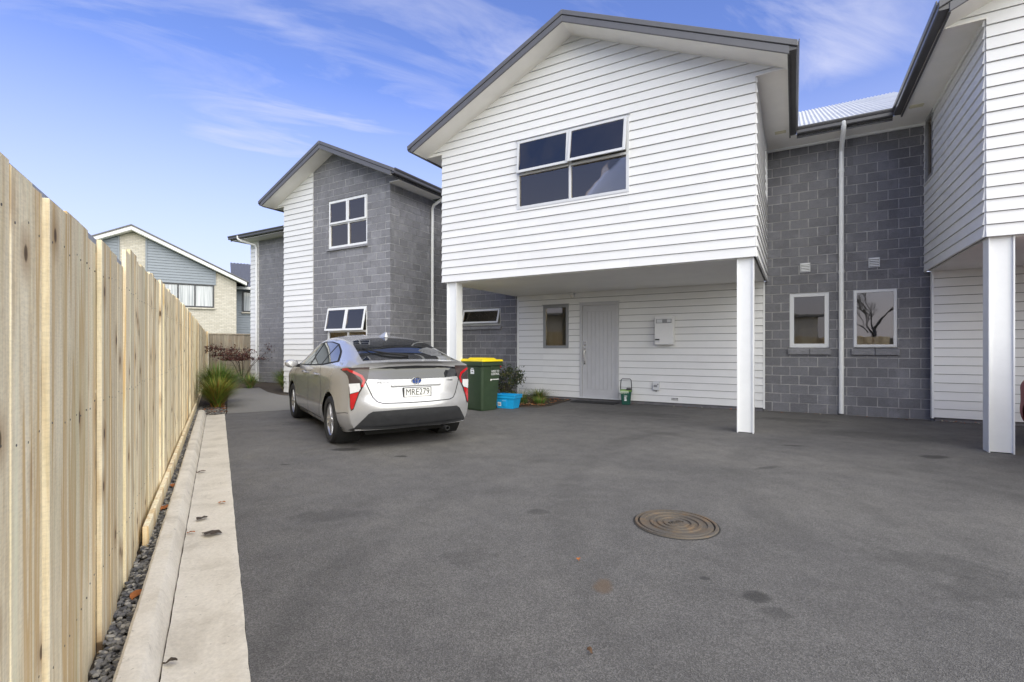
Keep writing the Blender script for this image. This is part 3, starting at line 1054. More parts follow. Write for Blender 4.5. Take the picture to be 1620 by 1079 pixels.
wpoly = [[(0, .02), (lx(-4.92), .02), (lx(-4.92), EAV), (0, EAV)],
         [(lx(ac - ex), EAV), (lx(-4.92), EAV), (lx(-4.92), gz(-4.92))]]
boards(lf, (-6.16, LY), 0, wpoly, [], .02, 6.1, M['white'])
bpoly = [[(0, 0), (2.79, 0), (2.79, EAV), (0, EAV)],
         [(0, EAV), (ac + ex + 4.92, EAV), (ac + 4.92, lz), (0, gz(-4.92))]]
lo = [(-4.328 + 4.92, -2.901 + 4.92, 3.80, 5.108), (-4.385 + 4.92, -2.91 + 4.92, 1.0, 2.317)]
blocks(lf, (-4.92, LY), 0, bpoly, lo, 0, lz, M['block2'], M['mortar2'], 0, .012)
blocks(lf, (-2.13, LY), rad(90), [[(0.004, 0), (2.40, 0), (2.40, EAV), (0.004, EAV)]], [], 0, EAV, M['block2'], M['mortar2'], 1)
window(lf, (-4.92, LY), 0, lo[0][0], lo[0][1], 3.865, 5.108, -.02, M['framew'], M['glass'], mull=(-3.60 + 4.92,), trans=(4.485,), sashes=((0, 1), (1, 1)), fw=.055, sill=.075, curt=((.0, .42), (1.15, 1.42)))
window(lf, (-4.92, LY), 0, lo[1][0], lo[1][1], 1.07, 2.317, -.02, M['framew'], M['glass'], mull=(-3.62 + 4.92,), trans=(1.69,), awn=((0, 1, 11), (1, 1, 11)), fw=.055, sill=.08, curt=((.0, .3),))
gable_roof(lf, ac, 2.015, LY - .45, 8.0, 6.52, LSL, eave=.43, gl=(LY - .42, 2.6), gr=(LY - .42, 2.25))
downpipe(lf, [(-1.62, 2.18, 5.27), (-1.66, 2.18, 5.2), (-2.02, 2.2, 5.06), (-2.075, 2.2, 4.98), (-2.075, 2.2, 4.8), (-2.075, 2.2, .03)], .04, [(-2.075, 2.2, z) for z in (2.0, 3.9)])
# set-back wing
boards(lf, (-11.4, 2.95), 0, [[(0, .02), (.5, .02), (.5, EAV), (0, EAV)]], [], .02, EAV, M['white'])
boards(lf, (-11.4, 8.0), rad(-90), [[(0, .02), (5.05, .02), (5.05, EAV), (0, EAV)]], [], .02, EAV, M['white'])
blocks(lf, (-10.9, 2.95), 0, [[(0, 0), (2.6, 0), (2.6, EAV), (0, EAV)]], [], 0, EAV, M['block'], M['mortar'])
place_blocks(lf)
mb = MB(); mb.box(-8.3, -6.16, 2.95, 3.1, 0, EAV); lf.p(mb, 'wall', M['slab'])
mb = MB(); mb.box(-11.85, -6.2, 2.5, 3.0, EAV, EAV + .014); mb.box(-11.85, -11.38, 3.0, 7.5, EAV, EAV + .014); lf.p(mb, 'soffit', M['soffit'])
gutter(lf, (-11.95, 2.5), (-6.6, 2.5), -1, axis='a', z=5.40)
gutter(lf, (-11.85, 2.5), (-11.85, 7.5), -1, z=5.40)
mb = MB(); mb.add([(-11.85, 2.5, 5.39), (-6.3, 2.5, 5.39), (-6.3, 5.0, 5.83), (-9.35, 5.0, 5.83), (-11.85, 7.5, 5.39), (-6.3, 7.5, 5.39)], [(0, 1, 2, 3), (0, 3, 4), (3, 2, 5, 4)])
lf.p(mb, 'roof_sheet', M['roof'])
downpipe(lf, [(-11.35, 2.42, 5.36), (-11.35, 2.42, 5.27), (-11.3, 2.5, 5.2), (-10.98, 2.84, 5.06), (-10.95, 2.88, 4.98), (-10.95, 2.88, 4.8), (-10.95, 2.88, .03)], .045, [])

# ------------------------------------------------------------------ ground
def sheet(name, pts, z, m, thick=0):
    mb = MB()
    if thick:
        mb.prism([(x, y, z - thick) for x, y in pts], [(x, y, z) for x, y in pts])
    else:
        mb.add([(x, y, z) for x, y in pts], [tuple(range(len(pts)))])
    return struct(mb.obj(name, m))


G = 900
sheet('ground', [(-G, -G), (G, -G), (G, G), (-G, G)], -.03, M['grassy'])
xy = lambda s, r: tuple(SR(s, r)[:2])
sheet('garden_soil', [xy(-3, -.6), xy(-3, .12), xy(10.75, .12), xy(10.75, 3.2), xy(24, 6), xy(24, -.6)], -.012, M['soil'])
sheet('driveway', [xy(-25, .105), xy(-25, 60), xy(10.8, 40), xy(10.8, .105)], 0, M['asphalt'])
sheet('footpath', [xy(10.803, .14), xy(10.803, 2.6), xy(13.0, 2.05), xy(14.4, 1.4), xy(15.5, 1.2), xy(17.5, 1.1), xy(17.2, .25)], .004, M['agg'])

# kerb and channel: one cast profile, slightly uneven
def cast(name, prof, seed, m, jit, s0=-4, s1=10.8, n=200):
    mb = MB(); rr = random.Random(seed); vs, fs = [], []
    for i in range(n + 1):
        q = s0 + (s1 - s0) * i / n
        for r, z in prof:
            vs.append(SR(q, r + rr.uniform(-jit, jit), z + rr.uniform(-jit, jit) * .5))
    k_ = len(prof)
    for i in range(n):
        for k in range(k_ - 1):
            fs.append((i * k_ + k, (i + 1) * k_ + k, (i + 1) * k_ + k + 1, i * k_ + k + 1))
    fs.append(tuple(range(k_))); fs.append(tuple(n * k_ + k for k in range(k_ - 1, -1, -1)))
    mb.add(vs, fs)
    struct(mb.obj(name, m, fix=True, smooth=True))


def kerb():
    cast('kerb', [(-.325, -.05), (-.320, .092), (-.308, .102), (-.243, .100), (-.230, .090), (-.196, .006), (-.193, -.05)], 3, concrete_mat('kerb_concrete', .94), .0016)
    cast('channel', [(-.192, -.05), (-.190, .004), (-.17, -.002), (-.06, -.005), (.05, .002), (.09, .006), (.104, .003), (.104, -.05)], 4, concrete_mat('channel_concrete', .86), .0018)


kerb()

# ------------------------------------------------------------------ boundary fence of overlapped palings
def fence_top(s):
    if s < 3.2:
        return 1.715
    return min(1.91, 1.81 + .019 * (s - 3.2))


fence = thing('paling_fence', 'long pale new pine paling fence running down the left side beside the kerb', 'fence', SR(2, -.432), math.atan2(FS.y, FS.x))
FB = SR(2, -.43)
# local frame: x along the fence, y to its left (away from the drive)
s = -4.0
k = 0
PAL = {}
while s < 22.9:
    w = RN.choice([.09, .10, .15, .155, .19, .19] if s < 3.2 else [.09, .10, .10, .15, .15, .15, .19])
    w = {0.09: .095, .1: .1, .15: .15, .155: .15, .19: .19}[w]
    front = k % 2 == 0
    tp = fence_top(s + .05) + RN.choice([-.01, -.01, 0, 0, .01])
    key = (w, round(tp, 2))
    if key not in PAL:
        mb = MB(); mb.box(0, w, -.0, .019, 0, round(tp, 2))
        PAL[key] = mb.mesh('paling', bevel=.002)
    o = mobj('paling', PAL[key], M['wood'], fence, (s - 2, RN.choice([-.016, -.014, 0, .001, .003]) if s < 3.2 else RN.choice([-.012, 0, 0, .002, .004]), -.01))
    o.rotation_euler = (0, 0, RN.uniform(-.012, .012))
    s += w + RN.choice([.0005, .001, .003])
    k += 1
mb = MB(); mb.box(3.84 - 2, 22.9 - 2, -.052, -.0195, -.03, .135)
mb.obj('gravel_board', M['wood'], fence, bevel=.003)
mb = MB(); rr = random.Random(17)
for o_ in [o for o in fence.children if o.name.startswith('paling')]:
    x0 = o_.location.x; w_ = o_.dimensions.x or .15
    w_ = max(v.co.x for v in o_.data.vertices)
    for z in (.34, 1.04, 1.58):
        for q in ((.03, w_ - .03) if w_ > .12 else (w_ / 2,)):
            cx_, cz_ = x0 + q + rr.uniform(-.008, .008), z + rr.uniform(-.012, .012)
            mb.lathe([(.0036, o_.location.y - .0012), (.0036, o_.location.y + .004)], 6, 'Y', (cx_, 0, cz_)); n0 = len(mb.v)
            mb.add([(cx_ + .0036 * math.cos(k), o_.location.y - .0012, cz_ + .0036 * math.sin(k)) for k in [6.283 * i / 6 for i in range(6)]], [tuple(range(6))])
stuff(mb.obj('nail_heads', mat('nail_steel', (.10, .09, .08), .6), fence))
mb = MB()
for z in (.3, 1.0, 1.55):
    mb.box(-6, 20.8, .03, .075, z, z + .07)
mb.obj('rail', M['wood'], fence)
for s in [-3 + 2.4 * i for i in range(3)] + [3.02] + [5.4 + 2.4 * i for i in range(7)]:
    mb = MB(); mb.box(0, .1, .0, .1, -.2, (1.735 if s < 3.3 else 1.80))
    mb.obj('fence_post', M['wood'], fence, (s - 2, .078, 0), bevel=.003)
# weathered fence across the end
bf = thing('paling_fence', 'old weathered grey paling fence across the far end behind the dark red shrub', 'fence', SR(23.05, -.45), math.atan2(FR.y, FR.x))
mb = MB(); mb.box(-.03, .10, -.06, .07, -.1, 1.92); mb.obj('fence_post', M['wood'], bf, bevel=.004)
x = .11
while x < 7:
    w = RN.choice([.10, .14, .15, .15])
    mb = MB(); mb.box(0, w, 0, .019, .0, 1.80 + RN.uniform(-.01, .01))
    mb.obj('paling', M['woodo'], bf, (x, RN.choice([0, .004, .02]), 0))
    x += w - RN.uniform(-.006, .012)
for z, hh in ((1.80, .05), (.98, .09), (.12, .09)):
    mb = MB(); mb.box(.11, 7, -.05 if z < 1.5 else -.03, -.003 if z < 1.5 else .05, z, z + hh)
    mb.obj('rail', M['woodo'], bf, bevel=.003)

# neighbour's garage just showing over the near fence
sh = thing('garage', 'low grey metal garage roof edge showing just above the near end of the pine fence', 'garage', SR(4, -2.5), math.atan2(FS.y, FS.x))
mb = MB(); mb.box(-6, 6.3, -.75, 5, 0, 2.66); mb.obj('wall', M['framew'], sh)
mb = MB(); mb.prism([(-6.2, -.98, 2.685), (-6.2, 5.2, 2.9), (-6.2, 5.2, 2.82), (-6.2, -.98, 2.60)], [(6.6, -.98, 2.685), (6.6, 5.2, 2.9), (6.6, 5.2, 2.82), (6.6, -.98, 2.60)])
mb.obj('roof', M['barge'], sh, fix=True)
mb = MB(); mb.box(-6.2, 6.62, -1.10, -.985, 2.62, 2.725); mb.obj('gutter', mat('grey_flashing', (.30, .31, .34), .4), sh, bevel=.01)

# ------------------------------------------------------------------ house beyond the end fence
FH = Vector((-20.26, 26.0, 0))
u2 = Vector((.858, .5137, 0)); v2 = Vector((-.5137, .858, 0))
far = thing('brick_house', 'far two storey house of cream brick with blue grey cladding beyond the fences', 'house', FH, math.atan2(u2.y, u2.x))
M['fblue'] = mat('blue_grey_cladding', (.235, .265, .30), .6, .05, 4)
M['fdark'] = mat('dark_joinery', (.025, .028, .034), .45, .1)


def brick_mat():
    m = bpy.data.materials.new('cream_brick'); m.use_nodes = True
    t = m.node_tree; b = t.nodes['Principled BSDF']; b.inputs['Roughness'].default_value = .9
    tc = nn(t, 'ShaderNodeTexCoord')
    mp = nn(t, 'ShaderNodeMapping'); mp.inputs['Rotation'].default_value = (rad(90), 0, 0)
    lk(t, tc.outputs['Object'], mp.inputs[0])
    br = nn(t, 'ShaderNodeTexBrick')
    br.inputs['Color1'].default_value = (.50, .465, .39, 1); br.inputs['Color2'].default_value = (.60, .565, .49, 1); br.inputs['Mortar'].default_value = (.36, .345, .31, 1)
    br.inputs['Scale'].default_value = 1; br.inputs['Brick Width'].default_value = .24; br.inputs['Row Height'].default_value = .086; br.inputs['Mortar Size'].default_value = .007
    lk(t, mp.outputs[0], br.inputs['Vector']); lk(t, br.outputs[0], b.inputs['Base Color'])
    bp = nn(t, 'ShaderNodeBump'); bp.inputs['Strength'].default_value = .6; bp.inputs['Distance'].default_value = .01; bp.invert = True
    lk(t, br.outputs['Fac'], bp.inputs['Height']); lk(t, bp.outputs[0], b.inputs['Normal'])
    return m


def curtain_mat():
    m = bpy.data.materials.new('curtained_glass'); m.use_nodes = True
    t = m.node_tree; b = t.nodes['Principled BSDF']; b.inputs['Roughness'].default_value = .05
    tc = nn(t, 'ShaderNodeTexCoord')
    mp = nn(t, 'ShaderNodeMapping'); mp.inputs['Scale'].default_value = (9, 1, .25); lk(t, tc.outputs['Object'], mp.inputs[0])
    r = ramp(t, [(.3, (.22, .25, .28)), (.7, (.62, .64, .66))]); lk(t, noise(t, mp.outputs[0], 1.6, 3), r.inputs[0])
    lk(t, r.outputs[0], b.inputs['Base Color'])
    return m


M['brick'] = brick_mat(); M['curtain'] = curtain_mat()
fz = lambda t: 7.45 - .49 * abs(t)
mb = MB()
mb.prism([(-4.8, 0, 0), (4.82, 0, 0), (4.82, 0, fz(4.82)), (0, 0, 7.45), (-4.8, 0, fz(4.8))], [(-4.8, 9, 0), (4.82, 9, 0), (4.82, 9, fz(4.82)), (0, 9, 7.45), (-4.8, 9, fz(4.8))])
mb.obj('wall', M['brick'], far, fix=True)
mb = MB()
def fboards(x0, x1, z0, topf, y=-.0):
    z = z0
    while z < 7.6:
        a, b = x0, x1
        # clip against the rake
        p = [(x0, z), (x1, z), (x1, z + .15), (x0, z + .15)]
        q = []
        zmax0, zmax1 = topf(x0), topf(x1)
        if zmax0 < z and zmax1 < z:
            break
        def cut(poly):
            out = []
            for i in range(len(poly)):
                A, B = poly[i], poly[(i + 1) % len(poly)]
                fa, fb = topf(A[0]) - A[1], topf(B[0]) - B[1]
                if fa >= 0: out.append(A)
                if fa * fb < 0:
                    f = fa / (fa - fb); out.append((A[0] + (B[0] - A[0]) * f, A[1] + (B[1] - A[1]) * f))
            return out
        q = cut(p)
        if len(q) > 2:
            mb.prism([(t, y - .05 + .03 * (zz - z) / .15, zz) for t, zz in q], [(t, y + .02, zz) for t, zz in q])
        z += .15
fboards(.62, 3.72, 4.86, fz); fboards(-4.8, -.61, 4.86, fz)
stuff(mb.obj('cladding', M['fblue'], far, fix=True))
mb = MB(); mb.box(.55, .62, -.07, .02, 4.86, fz(.62)); mb.box(3.72, 3.79, -.07, .02, 4.86, fz(3.72)); mb.box(-.61, -.55, -.07, .02, 4.86, fz(.6)); mb.obj('trim', M['fblue'], far)
for s in (-1, 1):
    e = s * 5.34
    mb = MB(); mb.prism([(0, -.45, 7.69), (e, -.45, 5.08), (e, -.45, 4.90), (0, -.45, 7.50)], [(0, -.40, 7.69), (e, -.40, 5.08), (e, -.40, 4.90), (0, -.40, 7.50)])
    mb.obj('barge_board', M['white'], far, fix=True)
    mb = MB(); mb.prism([(0, -.5, 7.77), (e * 1.02, -.5, 5.11), (e * 1.02, -.5, 5.06), (0, -.5, 7.70)], [(0, 9, 7.77), (e * 1.02, 9, 5.11), (e * 1.02, 9, 5.06), (0, 9, 7.70)])
    mb.obj('roof', M['roof'], far, fix=True)
    mb = MB(); mb.prism([(0, -.4, 7.5), (e, -.4, 4.92), (e, -.4, 4.90), (0, -.4, 7.47)], [(0, 0, 7.5), (e, 0, 4.92), (e, 0, 4.90), (0, 0, 7.47)])
    mb.obj('soffit', M['soffit'], far, fix=True)


def fwin(x0, x1, z0, z1, y, ms):
    mb = MB(); f = .07
    mb.box(x0, x1, y - .06, y, z1 - f, z1); mb.box(x0, x1, y - .06, y, z0, z0 + f)
    xs = [x0 + f / 2] + list(ms) + [x1 - f / 2]
    for x in xs:
        mb.box(x - f / 2, x + f / 2, y - .06, y, z0 + f, z1 - f)
    w = mb.obj('window', M['fdark'], far)
    for a, b in zip(xs, xs[1:]):
        g = MB(); g.box(a + f / 2, b - f / 2, y - .03, y - .01, z0 + f, z1 - f); g.obj('pane', M['curtain'], w)
    s = MB(); s.box(x0 - .05, x1 + .05, y - .12, y - .002, z0 - .09, z0 - .01); s.obj('sill', M['brick'], w)


fwin(.9, 3.70, 3.55, 4.84, -.002, (2.0, 2.79))
# wing to its right, set back
mb = MB(); mb.box(4.83, 13, 2.0, 8.5, 0, 4.95); mb.obj('wall', M['fblue'], far)
mb = MB(); fboards(4.83, 13, 0.0, lambda t: 4.9, 2.0); stuff(mb.obj('cladding', M['fblue'], far, fix=True))
fwin(5.2, 7.6, 3.5, 4.78, 1.94, (6.4,))
mb = MB(); mb.prism([(4.6, 1.55, 5.03), (4.6, 6, 7.1), (4.6, 6, 7.0), (4.6, 1.55, 4.93)], [(13.2, 1.55, 5.03), (13.2, 6, 7.1), (13.2, 6, 7.0), (13.2, 1.55, 4.93)])
corr(mb, (4.6, 1.55, 5.05), (8.6, 0, 0), (0, 4.45, 2.07), pitch=.2, amp=.02)
mb.obj('roof', M['roof'], far)
mb = MB(); mb.box(4.6, 13.2, 1.42, 1.55, 4.86, 5.02); mb.obj('gutter', M['white'], far)
mb = MB()
mb.tube([(-1.9, 4, 6.2), (-1.9, 4, 7.75)], .025, 6); mb.tube([(-2.5, 4, 7.7), (-1.2, 4, 7.7)], .02, 6)
for i in range(6):
    mb.tube([(-2.4 + i * .22, 3.7, 7.72), (-2.4 + i * .22, 4.3, 7.72)], .012, 5)
mb.obj('aerial', M['frameg'], far)
# ------------------------------------------------------------------ helpers for small things
def text_mesh(txt, size, depth=.002, space=1.0):
    cu = bpy.data.curves.new('lettering', 'FONT')
    cu.body = txt; cu.size = size; cu.extrude = depth; cu.align_x = 'CENTER'; cu.align_y = 'CENTER'
    cu.space_character = space
    o = bpy.data.objects.new('lettering', cu); C.objects.link(o)
    dg = bpy.context.evaluated_depsgraph_get()
    me = bpy.data.meshes.new_from_object(o.evaluated_get(dg))
    bpy.data.objects.remove(o); bpy.data.curves.remove(cu)
    return me


def text_obj(txt, size, m, parent, loc, normal, up=(0, 0, 1), depth=.002, sx=1.0, space=1.0, name='lettering'):
    me = text_mesh(txt, size, depth, space)
    n = Vector(normal).normalized(); upv = Vector(up); upv = (upv - n * upv.dot(n)).normalized(); r = upv.cross(n)
    mx = Matrix((r * sx, upv, n)).transposed().to_4x4(); mx.translation = Vector(loc)
    me.transform(mx)
    me.materials.clear(); me.materials.append(m)
    o = bpy.data.objects.new(name, me)
    if parent: o.parent = parent
    C.objects.link(o)
    return o


# ------------------------------------------------------------------ cars
def catmull(P, n):
    out = []
    for i in range(len(P) - 1):
        p0 = P[i - 1] if i else P[0] * 2 - P[1]
        p1, p2 = P[i], P[i + 1]
        p3 = P[i + 2] if i + 2 < len(P) else P[-1] * 2 - P[-2]
        for k in range(n):
            t = k / n
            out.append(.5 * ((2 * p1) + (p2 - p0) * t + (2 * p0 - 5 * p1 + 4 * p2 - p3) * t * t + (3 * p1 - p0 - 3 * p2 + p3) * t ** 3))
    out.append(P[-1])
    return out


TB = dict(
    x=[.20, .42, .70, 1.05, 1.5, 2.1, 2.7, 3.2, 3.7, 4.05, 4.32],
    roof=[1.095, 1.175, 1.285, 1.385, 1.452, 1.478, 1.425, 1.23, 1.00, .915, .80],
    belt=[1.035, 1.04, 1.025, 1.0, .98, .955, .935, .925, .92, .865, .76],
    zc=[1.07, 1.14, 1.225, 1.31, 1.375, 1.395, 1.335, 1.165, .97, .895, .785],
    yc=[.66, .625, .60, .585, .58, .58, .59, .63, .70, .68, .60],
    yb=[.77, .815, .83, .84, .845, .845, .845, .84, .83, .80, .73],
    ym=[.80, .855, .88, .885, .882, .88, .88, .885, .885, .865, .79],
    sill=[.25, .21, .20, .19, .19, .19, .19, .19, .20, .20, .22])


def car_body():
    """half control grid -> dense, mirrored, watertight bmesh.  x forward from the tail, y to the left"""
    fac = [.90, .966, .992, .984, .984, .982]
    zf = [0, .14, .32, .52, .72, .87]
    grid = []
    for i, x in enumerate(TB['x']):
        rf, be, zc, yc, yb, ym, si = (TB[k][i] for k in ('roof', 'belt', 'zc', 'yc', 'yb', 'ym', 'sill'))
        pr = [Vector((x, ym * f, si + (be - si) * q)) for f, q in zip(fac, zf)]
        pr.append(Vector((x, yb, be)))
        pr += [Vector((x, yb + (yc - yb) * .12, be + (zc - be) * .16)), Vector((x, yb + (yc - yb) * .56, be + (zc - be) * .62)),
               Vector((x, yc, zc)), Vector((x, yc * .80, zc + (rf - zc) * .52)), Vector((x, yc * .42, zc + (rf - zc) * .90)), Vector((x, 0, rf))]
        if i == 0:
            for k in range(6, 13):
                p = pr[k]; q = p.y / yb
                p.x = .045 + .155 * q ** 2.2
        grid.append(pr)
    # upsample round the section, then along the car
    N1, N2 = 4, 5
    rows = []
    for pr in grid:
        lo = catmull(pr[:7], N1); hi = catmull(pr[6:], N1)
        rows.append(lo + hi[1:])
    cols = list(zip(*rows))
    dense = [catmull(list(c), N2) for c in cols]          # dense[j][i]
    J, I = len(dense), len(dense[0])
    jb = 6 * N1
    bm = bmesh.new()
    vg = {}

    def vert(p):
        return bm.verts.new(p)
    for sgn in (1, -1):
        g = [[vert((p.x, p.y * sgn, p.z)) for p in r] for r in dense]
        for j in range(J - 1):
            for i in range(I - 1):
                bm.faces.new((g[j][i], g[j][i + 1], g[j + 1][i + 1], g[j + 1][i]))
        # tail cap
        top = [dense[j][0] for j in range(jb, J)]
        K = len(top) - 1

        def xc(z):
            T = [(.2, .14), (.30, .07), (.42, .015), (.52, .0), (.60, .018), (.66, .05), (.80, .075), (.90, .10), (1.0, .135), (1.12, .10)]
            for (a, b), (c, d) in zip(T, T[1:]):
                if z <= c:
                    return b + (d - b) * max(0, (z - a)) / (c - a)
            return T[-1][1]
        cap = []
        for j in range(jb + 1):
            e = dense[j][0]
            line = []
            for k in range(K + 1):
                f = top[k].y / top[0].y
                if j == jb:
                    p = top[k]
                else:
                    w = max(0, (j - jb * .62) / (jb * .38)) ** 1.5
                    z = e.z + (top[k].z - top[0].z) * w
                    p = Vector((xc(z) + (e.x - xc(z)) * f ** 3.2, e.y * f, z))
                line.append(vert((p.x, p.y * sgn, p.z)))
            cap.append(line)
        for j in range(jb):
            for k in range(K):
                bm.faces.new((cap[j][k], cap[j + 1][k], cap[j + 1][k + 1], cap[j][k + 1]))
        # nose cap
        top = [dense[j][-1] for j in range(jb, J)]
        cap = []
        for j in range(jb + 1):
            e = dense[j][-1]; line = []
            for k in range(K + 1):
                f = top[k].y / top[0].y
                z = e.z + (top[k].z - top[0].z) * (j / jb) ** 3
                bul = .22 * (1 - ((z - .55) / .45) ** 2 * .35)
                if j == jb:
                    p = Vector((e.x + (1 - f ** 2.4) * .10, top[k].y, top[k].z - (1 - f) * .03))
                else:
                    p = Vector((e.x + (1 - f ** 2.4) * bul, e.y * f, z))
                line.append(vert((p.x, p.y * sgn, p.z)))
            cap.append(line)
        for j in range(jb):
            for k in range(K):
                bm.faces.new((cap[j][k], cap[j][k + 1], cap[j + 1][k + 1], cap[j + 1][k]))
        # close the small step between bonnet edge and nose cap
        for k in range(K):
            a, b_ = g[jb + k][-1], g[jb + k + 1][-1]
            try:
                bm.faces.new((a, b_, cap[jb][k + 1], cap[jb][k]))
            except ValueError:
                pass
    bmesh.ops.remove_doubles(bm, verts=bm.verts, dist=.0008)
    bmesh.ops.dissolve_degenerate(bm, edges=bm.edges, dist=.0005)
    bmesh.ops.holes_fill(bm, edges=[e for e in bm.edges if len(e.link_faces) == 1], sides=0)
    bmesh.ops.recalc_face_normals(bm, faces=bm.faces)
    return bm


def patch(bvh, poly, to3, back, d, off, m, name, parent, res=.03, thick=.004):
    """polygon in a view plane, cut fine, dropped on to the body along d"""
    bm = bmesh.new()
    f = bm.faces.new([bm.verts.new((a, b, 0)) for a, b in poly])
    bmesh.ops.triangulate(bm, faces=[f])
    for ax in (0, 1):
        lo = min(p[ax] for p in poly); hi = max(p[ax] for p in poly)
        n = int((hi - lo) / res)
        for i in range(1, n + 1):
            co = [0, 0, 0]; no = [0, 0, 0]; co[ax] = lo + (hi - lo) * i / (n + 1); no[ax] = 1
            bmesh.ops.bisect_plane(bm, geom=bm.verts[:] + bm.edges[:] + bm.faces[:], plane_co=co, plane_no=no)
    d = Vector(d).normalized()
    for v in bm.verts:
        p = to3(v.co.x, v.co.y)
        hit, nrm, _, _ = bvh.ray_cast(p - d * 3, d)
        if hit is None:
            hit, nrm, _, _ = bvh.find_nearest(p)
        if nrm.dot(d) > 0:
            nrm = -nrm
        v.co = hit + nrm * off
    bmesh.ops.recalc_face_normals(bm, faces=bm.faces)
    me = bpy.data.meshes.new(name)
    if sum((fc.normal.dot(d) for fc in bm.faces)) > 0:
        bmesh.ops.reverse_faces(bm, faces=bm.faces)
    bm.to_mesh(me); bm.free()
    me.shade_smooth()
    return mobj(name, me, m, parent)


def strip(pts, w):
    """thin polygon following a polyline"""
    L, Rr = [], []
    for i, p in enumerate(pts):
        a = Vector(pts[max(i - 1, 0)]); b = Vector(pts[min(i + 1, len(pts) - 1)])
        d = (b - a).normalized(); n = Vector((-d.y, d.x)) * w / 2
        L.append((p[0] + n.x, p[1] + n.y)); Rr.append((p[0] - n.x, p[1] - n.y))
    return L + Rr[::-1]


CM = {}
CM['glass'] = mat('tinted_car_glass', (.012, .013, .015), .012, .1, ior=1.75)
CM['sideglass'] = mat('side_car_glass', (.035, .035, .034), .012, .4, 2.2, ior=1.9)
CM['smoke'] = mat('smoked_lens', (.055, .04, .04), .08, .2)
CM['red'] = mat('red_lens', (.42, .008, .012), .08, .15, coat=.5)
CM['clear'] = mat('clear_lens', (.66, .66, .67), .1, .1, coat=.5)
CM['seam'] = mat('panel_gap', (.012, .012, .012), .8)
CM['blue'] = mat('badge_blue', (.02, .06, .25), .2)
CM['plate'] = mat('plate_white', (.78, .78, .76), .4, .03)
CM['ink'] = mat('plate_black', (.012, .012, .012), .5)


def wheel(root, x, y, side, r=.317, w=.205):
    wo = thing_part('wheel', root, (x, y, r))
    h = w / 2
    t = MB()
    prof = [(r - .105, -h + .02), (r - .09, -h + .004), (r - .03, -h), (r - .008, -h + .022), (r, -h + .05)]
    for q in (-.05, -.018, .018, .05):
        prof += [(r, q - .006), (r - .008, q - .004), (r - .008, q + .004), (r, q + .006)]
    prof += [(r, h - .05), (r - .008, h - .022), (r - .03, h), (r - .09, h - .004), (r - .105, h - .02)]
    t.lathe(prof, 40, 'Y')
    t.obj('tyre', M['tyre'], wo, smooth=True, fix=True)
    m = MB(); R0 = r - .10
    s = side
    m.lathe([(R0 - .03, -s * h * .5), (R0 - .012, s * (h - .045)), (R0 + .004, s * (h - .022)), (R0 + .004, s * (h - .03)), (R0 - .03, s * (h - .06)), (R0 - .045, s * 0.0)], 40, 'Y')
    for k in range(10):
        a = 2 * math.pi * k / 10 + (.12 if k % 2 else -.12)
        a += 0
        ca, sa = math.cos(a), math.sin(a)
        def P(rr, tt, yy):
            return (rr * ca - tt * sa, yy, rr * sa + tt * ca)
        y0, y1 = s * (h - .045), s * (h - .028)
        m.hexa([P(.03, -.012, y0), P(R0 - .02, -.017, y0), P(R0 - .02, .017, y0), P(.03, .012, y0)],
               [P(.03, -.010, y1), P(R0 - .02, -.013, y1 + s * .004), P(R0 - .02, .013, y1 + s * .004), P(.03, .010, y1)])
    m.lathe([(0.001, s * (h - .02)), (.038, s * (h - .022)), (.045, s * (h - .04))], 20, 'Y')
    m.obj('rim', M['rim'], wo, fix=True)
    dsk = MB(); dsk.lathe([(.001, s * (h - .075)), (R0 - .03, s * (h - .075)), (R0 - .03, s * (h - .09)), (.001, s * (h - .09))], 24, 'Y')
    dsk.obj('brake_disc', M['rubber'], wo)
    return wo


def thing_part(name, parent, loc):
    """hub mesh that carries a wheel's pieces"""
    mb = MB(); mb.lathe([(.001, -.06), (.05, -.06), (.05, .03), (.001, .03)], 12, 'Y')
    return mb.obj(name, M['rubber'], parent, loc)


